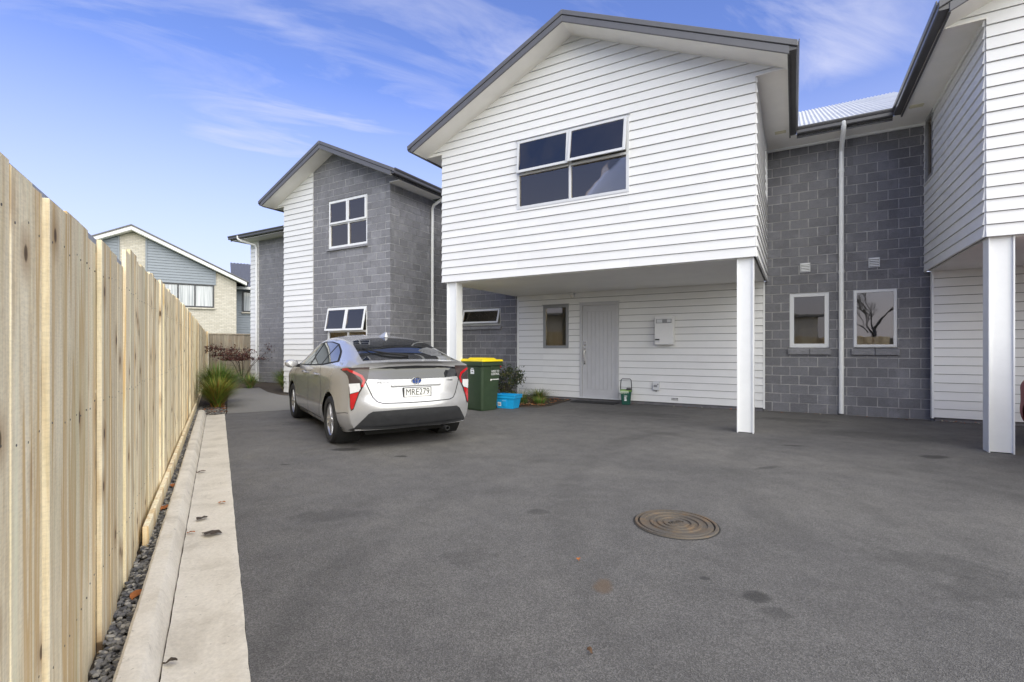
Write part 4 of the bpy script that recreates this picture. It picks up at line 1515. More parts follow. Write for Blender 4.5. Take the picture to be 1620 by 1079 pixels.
def make_car(root, paint, full=True, xs=1.0):
    bm = car_body()
    me = bpy.data.meshes.new('body'); bm.to_mesh(me); bm.free()
    bvh_me = me.copy()
    me.materials.append(paint)
    bo = mobj('body', me, None, root)
    ax = (.89, 3.59)
    cb = bmesh.new(); cb.from_mesh(me)
    RA, ZC, NS = .362, .322, 26
    for x in ax:
        for sd_ in (1, -1):
            def near():
                fs = [f for f in cb.faces if sd_ * f.calc_center_median().y > .45 and abs(f.calc_center_median().x - x) < RA + .25 and f.calc_center_median().z < 1.0]
                es = {e for f in fs for e in f.edges}; vs_ = {v for f in fs for v in f.verts}
                return list(vs_) + list(es) + fs
            for k in range(NS):
                an = -.75 + (math.pi + 1.5) * k / (NS - 1)
                no = Vector((math.cos(an), 0, math.sin(an)))
                bmesh.ops.bisect_plane(cb, geom=near(), plane_co=Vector((x, 0, ZC)) + no * RA, plane_no=no, dist=1e-5)
            kill = []
            for f in cb.faces:
                c = f.calc_center_median()
                if sd_ * c.y > .52 and math.hypot(c.x - x, c.z - ZC) < RA * .999:
                    kill.append(f)
            bmesh.ops.delete(cb, geom=kill, context='FACES')
    cb.to_mesh(me); cb.free()
    me.shade_smooth(); me.set_sharp_from_angle(angle=rad(40))
    for x in ax:
        for sd_ in (1, -1):
            n = 32; A = [-.9 + (math.pi + 1.8) * k / n for k in range(n + 1)]
            wl = MB()
            o_ = [(x + (RA + .008) * math.cos(q), sd_ * .845, ZC + (RA + .008) * math.sin(q)) for q in A]
            i_ = [(x + (RA + .008) * math.cos(q), sd_ * .55, ZC + (RA + .008) * math.sin(q)) for q in A]
            wl.add(o_ + i_, [(k, k + 1, n + 2 + k, n + 1 + k) for k in range(n)] + [tuple(range(n + 1, 2 * n + 2))])
            wl.obj('wheel_arch_liner', M['black'], root)
    b2 = bmesh.new(); b2.from_mesh(bvh_me)
    bvh = BVHTree.FromBMesh(b2); b2.free()
    for x in ax:
        for s in (1, -1):
            w = wheel(root, x, s * .765, s)
    side = lambda s: (lambda a, b: Vector((a, s * 1.0, b)))
    for s in (1, -1):
        d = (0, -s, 0)
        dlo = [(3.32, .975), (2.3, .99), (1.4, 1.022), (.74, 1.085), (1.02, 1.225), (1.35, 1.325), (1.75, 1.362), (2.2, 1.365), (2.55, 1.335), (2.85, 1.245)]
        patch(bvh, dlo, side(s), 0, d, .003, CM['seam'], 'window_trim', root, .05)
        patch(bvh, [(3.2, .99), (2.27, 1.007), (2.22, 1.345), (2.52, 1.318), (2.82, 1.235)], side(s), 0, d, .007, CM['sideglass'], 'side_window', root, .05)
        patch(bvh, [(2.18, 1.01), (1.50, 1.034), (1.36, 1.31), (1.75, 1.345), (2.14, 1.348)], side(s), 0, d, .007, CM['sideglass'], 'side_window', root, .05)
        patch(bvh, [(1.44, 1.036), (.82, 1.09), (1.05, 1.213), (1.31, 1.295)], side(s), 0, d, .007, CM['sideglass'], 'side_window', root, .05)
        for pl in ([(3.30, .97), (3.28, .6), (3.2, .30)], [(2.24, .985), (2.22, .55), (2.25, .27)], [(1.52, 1.02), (1.40, .88), (1.34, .72), (1.37, .52), (1.48, .34), (1.5, .27)],
                   [(3.2, .285), (2.25, .265), (1.5, .265)], [(.52, .44), (.30, .47), (.23, .47)]):
            patch(bvh, strip(pl, .009), side(s), 0, d, .0015, CM['seam'], 'panel_gap', root, .06)
        for hx in (2.42, 1.60):
            patch(bvh, [(hx - .02, .868), (hx + .13, .868), (hx + .15, .885), (hx + .13, .902), (hx - .02, .902), (hx - .05, .885)], side(s), 0, d, .002, CM['seam'], 'handle_recess', root, .04)
            hb = MB(); hit = bvh.ray_cast(Vector((hx + .05, s * 2, .885)), Vector((0, -s, 0)))[0]
            hb.tube([(hx - .06, hit.y, .885), (hx - .03, hit.y + s * .028, .888), (hx + .13, hit.y + s * .028, .888), (hx + .16, hit.y, .886)], [.012, .016, .016, .012], 8)
            hb.obj('door_handle', paint, root, smooth=True)
        mr = MB()
        my = s * .90
        c = Vector((3.12, my + s * .06, 1.0))
        secs = [(-.09, .55), (-.07, .85), (-.02, 1.0), (.05, .8), (.10, .3)]
        vs_, fs_ = [], []
        n = 16
        for dx_, k_ in secs:
            for q in range(n):
                a = 2 * math.pi * q / n
                vs_.append((c.x + dx_, c.y + s * .105 * k_ * math.cos(a), c.z + .07 * k_ * math.sin(a)))
        for i in range(len(secs) - 1):
            for q in range(n):
                fs_.append((i * n + q, i * n + (q + 1) % n, (i + 1) * n + (q + 1) % n, (i + 1) * n + q))
        fs_.append(tuple(range(n))); fs_.append(tuple(range((len(secs) - 1) * n, len(secs) * n)))
        mr.add(vs_, fs_)
        mo = mr.obj('mirror', paint, root, smooth=True, fix=True)
        st = MB(); st.tube([(3.12, s * .82, .96), (3.12, s * .90, .965)], [.03, .025], 8); st.obj('mirror_arm', CM['seam'], mo)
        gl = MB(); gl.lathe([(.001, 0), (.05, 0)], 16, 'X', (3.035, c.y, c.z)); gl.obj('mirror_glass', M['chrome'], mo)
        # tail lamp: hockey-stick cluster round the corner
        dd = Vector((.74, -s * .67, 0))
        tl = lambda a, b, s=s: Vector((a * .67, s * a * .74, b)) + Vector((0, 0, 0))
        # w coordinate -> axis across the corner
        base = patch(bvh, [(.525, 1.03), (.535, .875), (.615, .70), (.668, .52), (.700, .50), (.715, .56), (.722, .74), (.728, .87), (.755, .925), (.80, .955), (.92, .998), (.83, 1.018), (.70, 1.025)], tl, 0, dd, .006, CM['smoke'], 'tail_light', root, .03)
        patch(bvh, [(.618, .73), (.670, .535), (.698, .515), (.707, .57), (.713, .70)], tl, 0, dd, .010, CM['red'], 'red_lens', base, .03)
        patch(bvh, [(.600, .77), (.620, .735), (.714, .71), (.722, .83), (.612, .835)], tl, 0, dd, .010, CM['clear'], 'clear_lens', base, .03)
        patch(bvh, strip([(.86, .998), (.76, 1.003), (.69, .975), (.60, .92), (.568, .865), (.585, .79)], .028), tl, 0, dd, .010, CM['red'], 'red_strip', base, .02)
    topv = lambda a, b: Vector((a, b, 1.6))
    patch(bvh, [(.175, 0), (.20, .44), (.26, .612), (.60, .578), (.95, .538), (1.13, .49), (1.18, .25), (1.19, 0), (1.18, -.25), (1.13, -.49), (.95, -.538), (.60, -.578), (.26, -.612), (.20, -.44)], topv, 0, (0, 0, -1), .004, CM['glass'], 'rear_window', root, .05)
    patch(bvh, [(2.72, .50), (3.05, .57), (3.5, .62), (3.56, .3), (3.58, 0), (3.56, -.3), (3.5, -.62), (3.05, -.57), (2.72, -.50), (2.68, -.25), (2.66, 0), (2.68, .25)], topv, 0, (0, 0, -1), .004, CM['glass'], 'windscreen', root, .06)
    rear = lambda a, b: Vector((-.5, a, b))
    dr = (1, 0, 0)
    patch(bvh, [(.605, 1.005), (.615, .885), (.4, .872), (0, .868), (-.4, .872), (-.615, .885), (-.605, 1.005), (-.35, 1.03), (0, 1.04), (.35, 1.03)], rear, 0, dr, .004, CM['glass'], 'rear_glass_panel', root, .04)
    patch(bvh, [(.77, .245), (.60, .46), (.55, .49), (.3, .498), (0, .50), (-.3, .498), (-.55, .49), (-.60, .46), (-.77, .245), (-.6, .24), (0, .235), (.6, .24)], rear, 0, dr, .006, M['rubber'], 'bumper_insert', root, .04)
    patch(bvh, strip([(.66, .29), (.4, .285), (0, .283), (-.4, .285), (-.66, .29)], .03), rear, 0, dr, .022, M['rubber'], 'bumper_lip', root, .05)
    tg = [(.628, .88), (.60, .80), (.545, .66), (.50, .605), (.44, .585), (.2, .578), (0, .576), (-.2, .578), (-.44, .585), (-.50, .605), (-.545, .66), (-.60, .80), (-.628, .88)]
    patch(bvh, strip(tg, .011), rear, 0, dr, .002, CM['seam'], 'tailgate_gap', root, .06)
    xr = lambda y, z: bvh.ray_cast(Vector((-3, y, z)), Vector((1, 0, 0)))[0].x
    # garnish shelf above the number plate
    g = MB(); x0 = xr(0, .80)
    g.prism([(x0 + .02, .34, .805), (x0 - .018, .32, .795), (x0 - .012, .32, .775), (x0 + .02, .34, .775)], [(x0 + .02, -.34, .805), (x0 - .018, -.32, .795), (x0 - .012, -.32, .775), (x0 + .02, -.34, .775)])
    g.obj('garnish', paint, root, fix=True, bevel=.004)
    if full:
        px = xr(0, .69) - .014
        pl = MB(); pl.box(px, px + .03, -.186, .186, .625, .765)
        po = pl.obj('plate_holder', M['rubber'], root, bevel=.004)
        pl = MB(); pl.box(px - .004, px - .0005, -.173, .173, .648, .757)
        pl.obj('number_plate', CM['plate'], po, bevel=.002)
        text_obj('MRE279', .115, CM['ink'], po, (px - .0045, 0, .7035), (-1, 0, 0), depth=.0012, sx=.80, space=1.02)
        lt = text_obj('PRIUS', .043, M['frameg'], root, (xr(.42, .835) - .004, .42, .835), (-1, .08, 0), depth=.003, space=1.35, name='model_lettering')
        text_obj('HYBRID', .026, M['frameg'], root, (xr(-.47, .838) - .004, -.47, .838), (-1, -.1, 0), depth=.003, space=1.0, name='model_lettering')
        bx = xr(0, .845) - .012
        bd = MB()
        def ell(ry, rz, tr, cy=0, cz=.845, seg=28):
            bd.tube([(bx, cy + ry * math.cos(2 * math.pi * k / seg), cz + rz * math.sin(2 * math.pi * k / seg)) for k in range(seg + 1)], tr, 6, cap=False)
        ell(.062, .042, .005); ell(.020, .038, .004); ell(.042, .016, .004, 0, .868)
        bo2 = bd.obj('badge', M['chrome'], root, smooth=True)
        bb = MB(); bb.lathe([(.001, 0), (1, 0)], 24, 'X'); bm_ = bb.mesh('badge_field')
        bm_.transform(Matrix.Translation((bx + .004, 0, .845)) @ Matrix.Diagonal((1, .060, .040, 1)))
        mobj('badge_field', bm_, CM['blue'], bo2)
        fn = MB(); fx = 1.30; fzt = 1.42
        fn.prism([(1.20, -.028, fzt + .0), (1.50, -.03, fzt + .015), (1.24, -.006, fzt + .085), (1.205, -.008, fzt + .082)], [(1.20, .028, fzt), (1.50, .03, fzt + .015), (1.24, .006, fzt + .085), (1.205, .008, fzt + .082)])
        fn.obj('antenna_fin', paint, root, fix=True, bevel=.008, smooth=True)
        # rear wiper on the upper glass
        wp = MB()
        zt = lambda x, y: bvh.ray_cast(Vector((x, y, 3)), Vector((0, 0, -1)))[0].z
        wp.tube([(.30, .02, zt(.30, .02) + .02), (.33, .12, zt(.33, .12) + .028), (.40, .25, zt(.4, .25) + .028), (.56, .44, zt(.56, .44) + .024), (.70, .50, zt(.70, .50) + .018)], [.016, .014, .011, .008, .007], 6)
        wp.obj('rear_wiper', CM['seam'], root, smooth=True)
        ex_ = MB(); ex_.lathe([(.024, 0), (.03, 0), (.03, .14), (.024, .14)], 16, 'X', (.06, -.42, .2)); ex_.obj('exhaust_tip', M['rubber'], root)
    un = MB(); un.box(.35, 4.2, -.56, .56, .16, .30); un.obj('underbody', M['black'], root)


def paint_mat(name, col, metal=.75, rough=.3):
    m = mat(name, col, rough, .03, 40, metal=metal, coat=.8, spec=.5)
    m.node_tree.nodes['Principled BSDF'].inputs['Coat Roughness'].default_value = .04
    return m


hd = math.atan2(.8348, -.5505)
SCX = 1.035
car = thing('parked_car', 'silver five door hatchback with number plate MRE279 parked in front of the left townhouse', 'car', (0, 0, 0), hd)
fw = Vector((-.5505, .8348, 0)); lf_ = Vector((-.8348, -.5505, 0))
car.scale = (SCX, 1.03, 1.0)
car.location = Vector((-2.371, 6.519, 0)) - fw * (.89 * SCX) - lf_ * (.79 * 1.03)
make_car(car, paint_mat('silver_paint', (.45, .45, .46), .38, .26))
red = thing('parked_car', 'dusty dark red car just showing at the right edge behind the carport post', 'car', AB(9.80, -2.77), HROT + math.pi / 2)
RP = paint_mat('red_paint', (.30, .022, .032), .0, .6)
RP.node_tree.nodes['Principled BSDF'].inputs['Coat Weight'].default_value = .15
make_car(red, RP, full=False)

# ------------------------------------------------------------------ wheelie bins
M['bin'] = mat('green_bin_plastic', (.030, .054, .026), .5, .12, 6, .08, 120)
M['lid'] = mat('yellow_lid', (.80, .62, .015), .4, .06, 6)
M['sticker'] = mat('white_sticker', (.8, .8, .8), .5, .05)


def make_bin(loc, rot, label):
    """front faces local -y"""
    r = thing('wheelie_bin', label, 'bin', loc, rot, 'yellow lidded recycling bins')
    b = MB()
    def ring(z, hw, y0, y1, ch):
        return [(-hw + ch, y0, z), (hw - ch, y0, z), (hw, y0 + ch, z), (hw, y1 - ch, z), (hw - ch, y1, z), (-hw + ch, y1, z), (-hw, y1 - ch, z), (-hw, y0 + ch, z)]
    rs = [ring(.0, .205, -.25, .20, .03), ring(.04, .215, -.255, .22, .03), ring(.90, .265, -.315, .30, .03)]
    vs_ = [p for q in rs for p in q]
    fs_ = [(i * 8 + k, i * 8 + (k + 1) % 8, (i + 1) * 8 + (k + 1) % 8, (i + 1) * 8 + k) for i in range(2) for k in range(8)]
    fs_ += [tuple(range(7, -1, -1)), tuple(range(16, 24))]
    b.add(vs_, fs_)
    b.box(-.29, .29, -.345, .335, .905, .985)
    b.box(-.03, .03, -.335, -.31, .85, .90)
    b.obj('bin_body', M['bin'], r, bevel=.008, fix=True)
    l = MB()
    A = [(-.29, -.365, .99), (.29, -.365, .99), (.29, .33, .99), (-.29, .33, .99)]
    B = [(-.28, -.35, 1.03), (.28, -.35, 1.03), (.28, .32, 1.035), (-.28, .32, 1.035)]
    l.hexa(A, B)
    l.hexa([(-.19, -.27, 1.03), (.19, -.27, 1.03), (.19, .22, 1.034), (-.19, .22, 1.034)], [(-.16, -.22, 1.062), (.16, -.22, 1.062), (.16, .18, 1.066), (-.16, .18, 1.066)])
    l.obj('lid', M['lid'], r, bevel=.008, fix=True)
    hdl = MB(); hdl.tube([(-.26, .36, .955), (.26, .36, .955)], .017, 8); hdl.tube([(-.2, .33, .955), (-.2, .36, .955)], .015, 6); hdl.tube([(.2, .33, .955), (.2, .36, .955)], .015, 6)
    hdl.obj('handle', M['bin'], r, smooth=True)
    for s in (-1, 1):
        w = MB(); w.lathe([(.03, -.028), (.075, -.03), (.1, -.02), (.1, .02), (.075, .03), (.03, .028)], 24, 'X', (s * .245, .27, .1))
        wo = w.obj('wheel', M['tyre'], r, smooth=True, fix=True)
        w = MB(); w.lathe([(.001, -.02), (.055, -.022), (.06, -.034), (.06, .034), (.055, .022), (.001, .02)], 20, 'X', (s * .245, .27, .1)); w.obj('hub', M['rubber'], wo, fix=True)
    return r


BROT = math.atan2(.707, .707)
def bin_pos(nx, ny):
    return (nx, ny)
# front normal (.72,-.69) in world: local -y -> rotate
br = math.atan2(.72, .69)
b1 = make_bin((-.635, 10.02, 0), br, 'green wheelie bin with yellow lid and white stickers beside the blue crate')
# stickers on the side facing the camera (local -x) and on the front (local -y)
def face_quad(parent, pts, m, name):
    mb = MB(); mb.add(pts, [(0, 1, 2, 3)]); return mb.obj(name, m, parent)
def side_x(z): return -(.215 + (.265 - .215) * (z - .04) / .86) - .003
def front_y(z): return -(.255 + .06 * (z - .04) / .86) - .003
st1 = face_quad(b1, [(side_x(.74), .035, .74), (side_x(.74), -.075, .74), (side_x(.83), -.075, .83), (side_x(.83), .035, .83)], M['sticker'], 'sticker')
for (z0, y0, y1) in ((.845, .02, -.06), (.78, .0, -.045)):
    face_quad(b1, [(side_x(z0) - .001, y0, z0), (side_x(z0) - .001, y1, z0), (side_x(z0 + .016) - .001, y1, z0 + .016), (side_x(z0 + .016) - .001, y0, z0 + .016)], M['sticker'] if z0 > .84 else M['rubber'], 'sticker_mark')
n_ = (0, -1, .07)
text_obj('KEEP TO', .062, M['sticker'], b1, (.105, front_y(.79) - .002, .79), n_, depth=.001, space=1.05, sx=.85)
text_obj('CONTROL', .062, M['sticker'], b1, (.105, front_y(.735) - .002, .735), n_, depth=.001, space=1.05, sx=.75)
sm = MB()
for i in range(9):
    sm.box(.0 + i * .024, .018 + i * .024, front_y(.62) - .002, front_y(.62), .615 + (.004 if i % 3 else 0), .635)
sm.box(-.02, .0, front_y(.63) - .002, front_y(.63), .60, .64)
sm.obj('small_print', M['sticker'], b1)
rd = MB(); rd.lathe([(.001, -.01), (.018, -.008), (.02, 0), (.018, .008), (.001, .01)], 12, 'Y', (.32, -.24, .88)); rd.tube([(.29, -.24, .90), (.32, -.24, .88)], .008, 6); rd.obj('latch', mat('red_plastic', (.5, .02, .03), .4), b1)
b2 = make_bin((-1.42, 10.75, 0), br, 'second wheelie bin almost hidden behind the post, only its yellow lid edge showing')

# blue crate
M['crate'] = mat('blue_crate_plastic', (.012, .36, .72), .4, .06, 5)
def crate():
    r = thing('recycling_crate', 'bright blue open plastic recycling crate beside the green wheelie bin', 'crate', (-.085, 10.27, 0), rad(-28))
    b = MB(); t = .008
    def wall(x0, y0, x1, y1, X0, Y0, X1, Y1, z0, z1):
        pass
    bot = (.19, .13); top = (.235, .17)
    def rg(hx, hy, z): return [(-hx, -hy, z), (hx, -hy, z), (hx, hy, z), (-hx, hy, z)]
    o_b, o_t = rg(*bot, 0), rg(*top, .27)
    i_t, i_b = rg(top[0] - t, top[1] - t, .27), rg(bot[0] - t, bot[1] - t, .012)
    vs_ = o_b + o_t + i_t + i_b
    fs_ = [(3, 2, 1, 0)]
    for a in (0, 4, 8):
        fs_ += [(a + k, a + (k + 1) % 4, a + 4 + (k + 1) % 4, a + 4 + k) for k in range(4)]
    fs_.append((12, 13, 14, 15))
    b.add(vs_, fs_)
    # skirts of the rim
    for (hx, hy, z0, z1, g) in ((.247, .182, .215, .275, .0), (.262, .197, .275, .29, 0)):
        q = [(-hx, -hy), (hx, -hy), (hx, hy), (-hx, hy)]
        ii = [(-top[0] + .004, -top[1] + .004), (top[0] - .004, -top[1] + .004), (top[0] - .004, top[1] - .004), (-top[0] + .004, top[1] - .004)]
        v = [(x, y, z0) for x, y in q] + [(x, y, z1) for x, y in q] + [(x, y, z1) for x, y in ii] + [(x, y, z0) for x, y in ii]
        f = []
        for a in (0, 4, 8):
            f += [(a + k, a + (k + 1) % 4, a + 4 + (k + 1) % 4, a + 4 + k) for k in range(4)]
        f += [(12 + k, 12 + (k + 1) % 4, (k + 1) % 4, k) for k in range(4)]
        b.add(v, f)
    b.obj('crate_body', M['crate'], r, fix=True, bevel=.004)
    rb = MB()
    for x in (-.10, .0, .10):
        rb.hexa([(x - .035, -.150, .04), (x + .035, -.150, .04), (x + .035, -.12, .04), (x - .035, -.12, .04)], [(x - .045, -.172, .2), (x + .045, -.172, .2), (x + .045, -.14, .2), (x - .045, -.14, .2)]) if x == 0 else None
    rb.obj('rib', M['crate'], r, bevel=.004)
    for y in (-.06, .06):
        rb = MB(); rb.hexa([(-.205, y - .02, .03), (-.18, y - .02, .03), (-.18, y + .02, .03), (-.205, y + .02, .03)], [(-.238, y - .02, .21), (-.2, y - .02, .21), (-.2, y + .02, .21), (-.238, y + .02, .21)])
        rb.obj('rib', M['crate'], r, bevel=.004)
    lb = MB(); lb.add([(-.165, -.1415, .05), (-.085, -.1415, .05), (-.085, -.1535, .13), (-.165, -.1535, .13)], [(0, 1, 2, 3)]); lb.obj('sticker', M['sticker'], r)
    lb = MB(); lb.add([(-.155, -.1470, .075), (-.095, -.1470, .075), (-.095, -.1505, .10), (-.155, -.1505, .10)], [(0, 1, 2, 3)]); lb.obj('sticker_mark', M['frameg'], r)
    text_obj('RECYCLE', .026, mat('pale_print', (.35, .62, .85), .5), r, (0, -.170, .165), (0, -1, -.14), depth=.001, sx=.8)


crate()
# kitchen caddy by the door
def caddy():
    r = thing('kitchen_caddy', 'small dark green food scraps caddy with a raised black handle beside the grey door', 'caddy', AB(3.02, 2.72), HROT + rad(12))
    M['caddy'] = mat('caddy_green', (.012, .085, .06), .45, .1)
    b = MB()
    b.hexa([(-.085, -.075, 0), (.085, -.075, 0), (.085, .075, 0), (-.085, .075, 0)], [(-.115, -.105, .30), (.115, -.105, .30), (.115, .105, .30), (-.115, .105, .30)])
    b.obj('caddy_body', M['caddy'], r, bevel=.012)
    l = MB(); l.hexa([(-.127, -.117, .30), (.127, -.117, .30), (.127, .117, .30), (-.127, .117, .30)], [(-.122, -.112, .325), (.122, -.112, .325), (.122, .112, .335), (-.122, .112, .335)])
    l.obj('lid', mat('lime_rim', (.16, .36, .04), .45), r, bevel=.006)
    l = MB(); l.hexa([(.0, -.11, .335), (.125, -.11, .33), (.125, .11, .345), (.0, .11, .345)], [(.01, -.10, .352), (.115, -.10, .352), (.115, .10, .365), (.01, .10, .365)]); l.obj('lid_flap', M['rubber'], r, bevel=.005)
    bag = MB(); rr = random.Random(5)
    pts = []
    for k in range(14):
        x = -.115 + .018 * k
        if x > .06: break
        bag.add([(x, -.119, .315), (x + .016, -.119, .315), (x + .012, -.113 - .004, .27 - rr.uniform(0, .04)), (x + .004, -.117, .28 - rr.uniform(0, .03))], [(0, 1, 2, 3)])
    bag.obj('liner', mat('pale_bag', (.62, .72, .55), .5), r)
    h = MB(); h.tube([(-.12, 0, .28), (-.118, 0, .45), (-.11, .0, .545), (-.085, 0, .572), (.085, 0, .572), (.11, 0, .545), (.118, 0, .45), (.12, 0, .28)], .0095, 8)
    h.obj('handle', M['rubber'], r, smooth=True)
    f = MB(); f.box(-.03, .015, -.0995, -.096, .14, .17); f.box(-.03, .03, -.102, -.099, .19, .205); f.box(-.03, .02, -.093, -.089, .09, .125)
    f.obj('printed_panel', M['sticker'], r)


caddy()
# door mat
mt = MB(); mt.box(-.53, .53, -.2, .2, .001, .014)
o = mt.obj('doormat', mat('mat_rubber', (.02, .02, .021), .9, .3, 60, .6, 150), None, AB(2.28, 2.72), bevel=.005)
o.rotation_euler = (0, 0, HROT); tag(o, 'thin black doormat lying in front of the grey front door', 'doormat')

# wall-hung things in the carport
wh = thing('gas_water_heater', 'white instant gas water heater box hung on the carport wall right of the door', 'water heater', AB(3.825, 2.97), HROT)
mb = MB(); mb.box(-.2, .2, -.17, .0, 1.333, 1.94); mb.obj('casing', mat('appliance_white', (.76, .76, .76), .35, .02), wh, bevel=.012)
mb = MB(); mb.box(-.165, .165, -.176, -.168, 1.80, 1.89); g = mb.obj('flue_grille', M['frameg'], wh)
mb = MB(); mb.box(-.15, -.03, -.178, -.1755, 1.81, 1.88); mb.box(.07, .15, -.178, -.1755, 1.82, 1.88); mb.obj('baffle', M['frame'], g)
mb = MB(); mb.box(-.185, -.09, -.1725, -.169, 1.43, 1.46); mb.obj('label_dark', M['rubber'], wh)
mb = MB(); mb.box(-.185, -.09, -.1725, -.169, 1.385, 1.427); mb.box(.10, .16, -.1725, -.169, 1.36, 1.372); mb.obj('label_plate', M['frame'], wh)
ob = thing('socket_box', 'small grey weatherproof socket box low on the carport wall', 'socket', AB(3.63, 2.965), HROT)
mb = MB(); mb.box(-.075, .075, -.06, 0, .33, .515); mb.obj('casing', M['frame'], ob, bevel=.01)
mb = MB(); mb.box(-.045, .03, -.066, -.0595, .40, .45); mb.lathe([(.001, -.07), (.014, -.07), (.016, -.06)], 12, 'Y', (.045, 0, .46)); mb.box(-.01, .01, -.03, -.01, .30, .33); mb.obj('cover', M['frameg'], ob)
ln = thing('sensor_light', 'little white sensor light under the carport ceiling above the grey window and door', 'light', AB(1.63, 2.96), HROT)
mb = MB(); mb.box(-.06, .06, -.1, 0, 2.535, 2.59); mb.obj('base', M['white'], ln, bevel=.01)
mb = MB(); mb.lathe([(.001, 2.47), (.03, 2.475), (.042, 2.50), (.04, 2.535)], 16, 'Z', (0.02, -.06, 0)); mb.obj('sensor_dome', M['soffit'], ln, smooth=True)

# manhole cover
mh = thing('manhole_cover', 'rusty round iron manhole cover set in the asphalt', 'manhole cover', (1.179, 3.505, 0), rad(20))
def rust_mat():
    m = bpy.data.materials.new('rusty_iron'); m.use_nodes = True
    t = m.node_tree; b = t.nodes['Principled BSDF']; b.inputs['Roughness'].default_value = .7; b.inputs['Metallic'].default_value = .15
    tc = nn(t, 'ShaderNodeTexCoord')
    r = ramp(t, [(.3, (.085, .082, .08)), (.5, (.115, .095, .075)), (.66, (.165, .11, .065)), (.84, (.22, .165, .105))])
    lk(t, noise(t, tc.outputs['Object'], 6, 8, .7, .5), r.inputs[0]); lk(t, r.outputs[0], b.inputs['Base Color'])
    bp = nn(t, 'ShaderNodeBump'); bp.inputs['Strength'].default_value = .4; bp.inputs['Distance'].default_value = .004
    lk(t, noise(t, tc.outputs['Object'], 120, 3), bp.inputs['Height']); lk(t, bp.outputs[0], b.inputs['Normal'])
    return m
M['rust'] = rust_mat()
mb = MB(); mb.lathe([(.264, .0015), (.266, .012), (.283, .012), (.288, .0015)], 56); mb.obj('ring', M['rust'], mh)
mb = MB(); mb.lathe([(.255, .0022), (.2645, .0022)], 56); mb.obj('gap', M['black'], mh)
mb = MB(); mb.lathe([(.288, .0024), (.299, .0020)], 56); mb.obj('tar_collar', mat('tar', (.035, .034, .033), .8, .4, 25, .5, 90), mh)
mb = MB(); mb.lathe([(.001, .013), (.083, .013), (.087, .004), (.103, .004), (.107, .013), (.127, .013), (.131, .004), (.153, .004), (.157, .013), (.177, .013), (.181, .004), (.213, .004), (.217, .013), (.250, .013), (.256, .002)], 56)
lid = mb.obj('lid', M['rust'], mh)
mb = MB(); rr = random.Random(9)
for i in range(7):
    x = -.055 + i * .017
    mb.box(x, x + .006, -.02, .02 * rr.uniform(.5, 1), .012, .017); mb.box(x, x + .013, rr.choice([-.02, .0, .014]), rr.choice([-.015, .005, .02]) + .004, .012, .017)
mb.obj('cast_marks', M['rust'], lid)

# ------------------------------------------------------------------ gravel strip, litter, plants
M['stone'] = mat('river_stone', (.085, .085, .09), .7, .6, 3, rand=.0, col2=(.27, .265, .26))
def pebbles():
    rr = random.Random(21)
    base = []
    me_ico = bmesh.new(); bmesh.ops.create_icosphere(me_ico, subdivisions=1, radius=1)
    iv = [v.co.copy() for v in me_ico.verts]; ifc = [[v.index for v in f.verts] for f in me_ico.faces]; me_ico.free()
    mb = MB()
    def put(s, r, z, sz):
        a = rr.uniform(0, 6.28); ca, sa = math.cos(a), math.sin(a)
        sx, sy, szz = sz * rr.uniform(.8, 1.3), sz * rr.uniform(.55, .9), sz * rr.uniform(.4, .6)
        c = SR(s, r, z); ti = rr.uniform(-.3, .3)
        vs_ = [(c.x + ca * v.x * sx - sa * v.y * sy, c.y + sa * v.x * sx + ca * v.y * sy, c.z + v.z * szz + ti * v.x * sx) for v in iv]
        mb.add(vs_, ifc, rr.choice([0, 0, 1, 2]))
    for i in range(5200):
        s = .9 + 9.9 * (i / 5200) ** 1.5
        put(s, rr.uniform(-.415, -.31), .0 + rr.uniform(.0, .03), rr.uniform(.009, .016) * (1 + .04 * s))
    for i in range(900):
        put(rr.uniform(10.8, 12.4), rr.uniform(-.4, .13), .0 + rr.uniform(0, .02), rr.uniform(.012, .022))
    cols = [mat('stone_grey', (.19, .185, .18), .65, .3, 9), mat('stone_dark', (.085, .085, .09), .6, .3, 9), mat('stone_pale', (.38, .36, .32), .7, .3, 9)]
    o = mb.obj('gravel', cols, smooth=True); stuff(o, 'grey river pebbles filling the strip between fence and kerb')
pebbles()
mb = MB(); mb.add([SR(-4, -.45, -.002), SR(-4, -.30, -.002), SR(12, -.30, -.002), SR(12, -.45, -.002)], [(0, 1, 2, 3)]); struct(mb.obj('gravel_bed', M['soil']))


def leaf_obj(x, y, z, sz, m, label, rr):
    mb = MB(); n = 7; vs_ = []
    for i in range(n):
        t = i / (n - 1); w = sz * .34 * math.sin(math.pi * min(1, t * .92 + .06)) * rr.uniform(.8, 1.2)
        zz = .006 * math.sin(t * 3 + rr.random()) + .006
        vs_ += [(t * sz - sz / 2, -w, zz + rr.uniform(0, .006)), (t * sz - sz / 2, 0, zz), (t * sz - sz / 2, w, zz + rr.uniform(0, .012))]
    fs_ = []
    for i in range(n - 1):
        for k in (0, 1):
            fs_.append((i * 3 + k, i * 3 + k + 1, i * 3 + 3 + k + 1, i * 3 + 3 + k))
    mb.add(vs_, fs_)
    o = mb.obj('dead_leaf', m, None, (x, y, z)); o.rotation_euler = (0, 0, rr.uniform(0, 6.28))
    return tag(o, label, 'leaf')


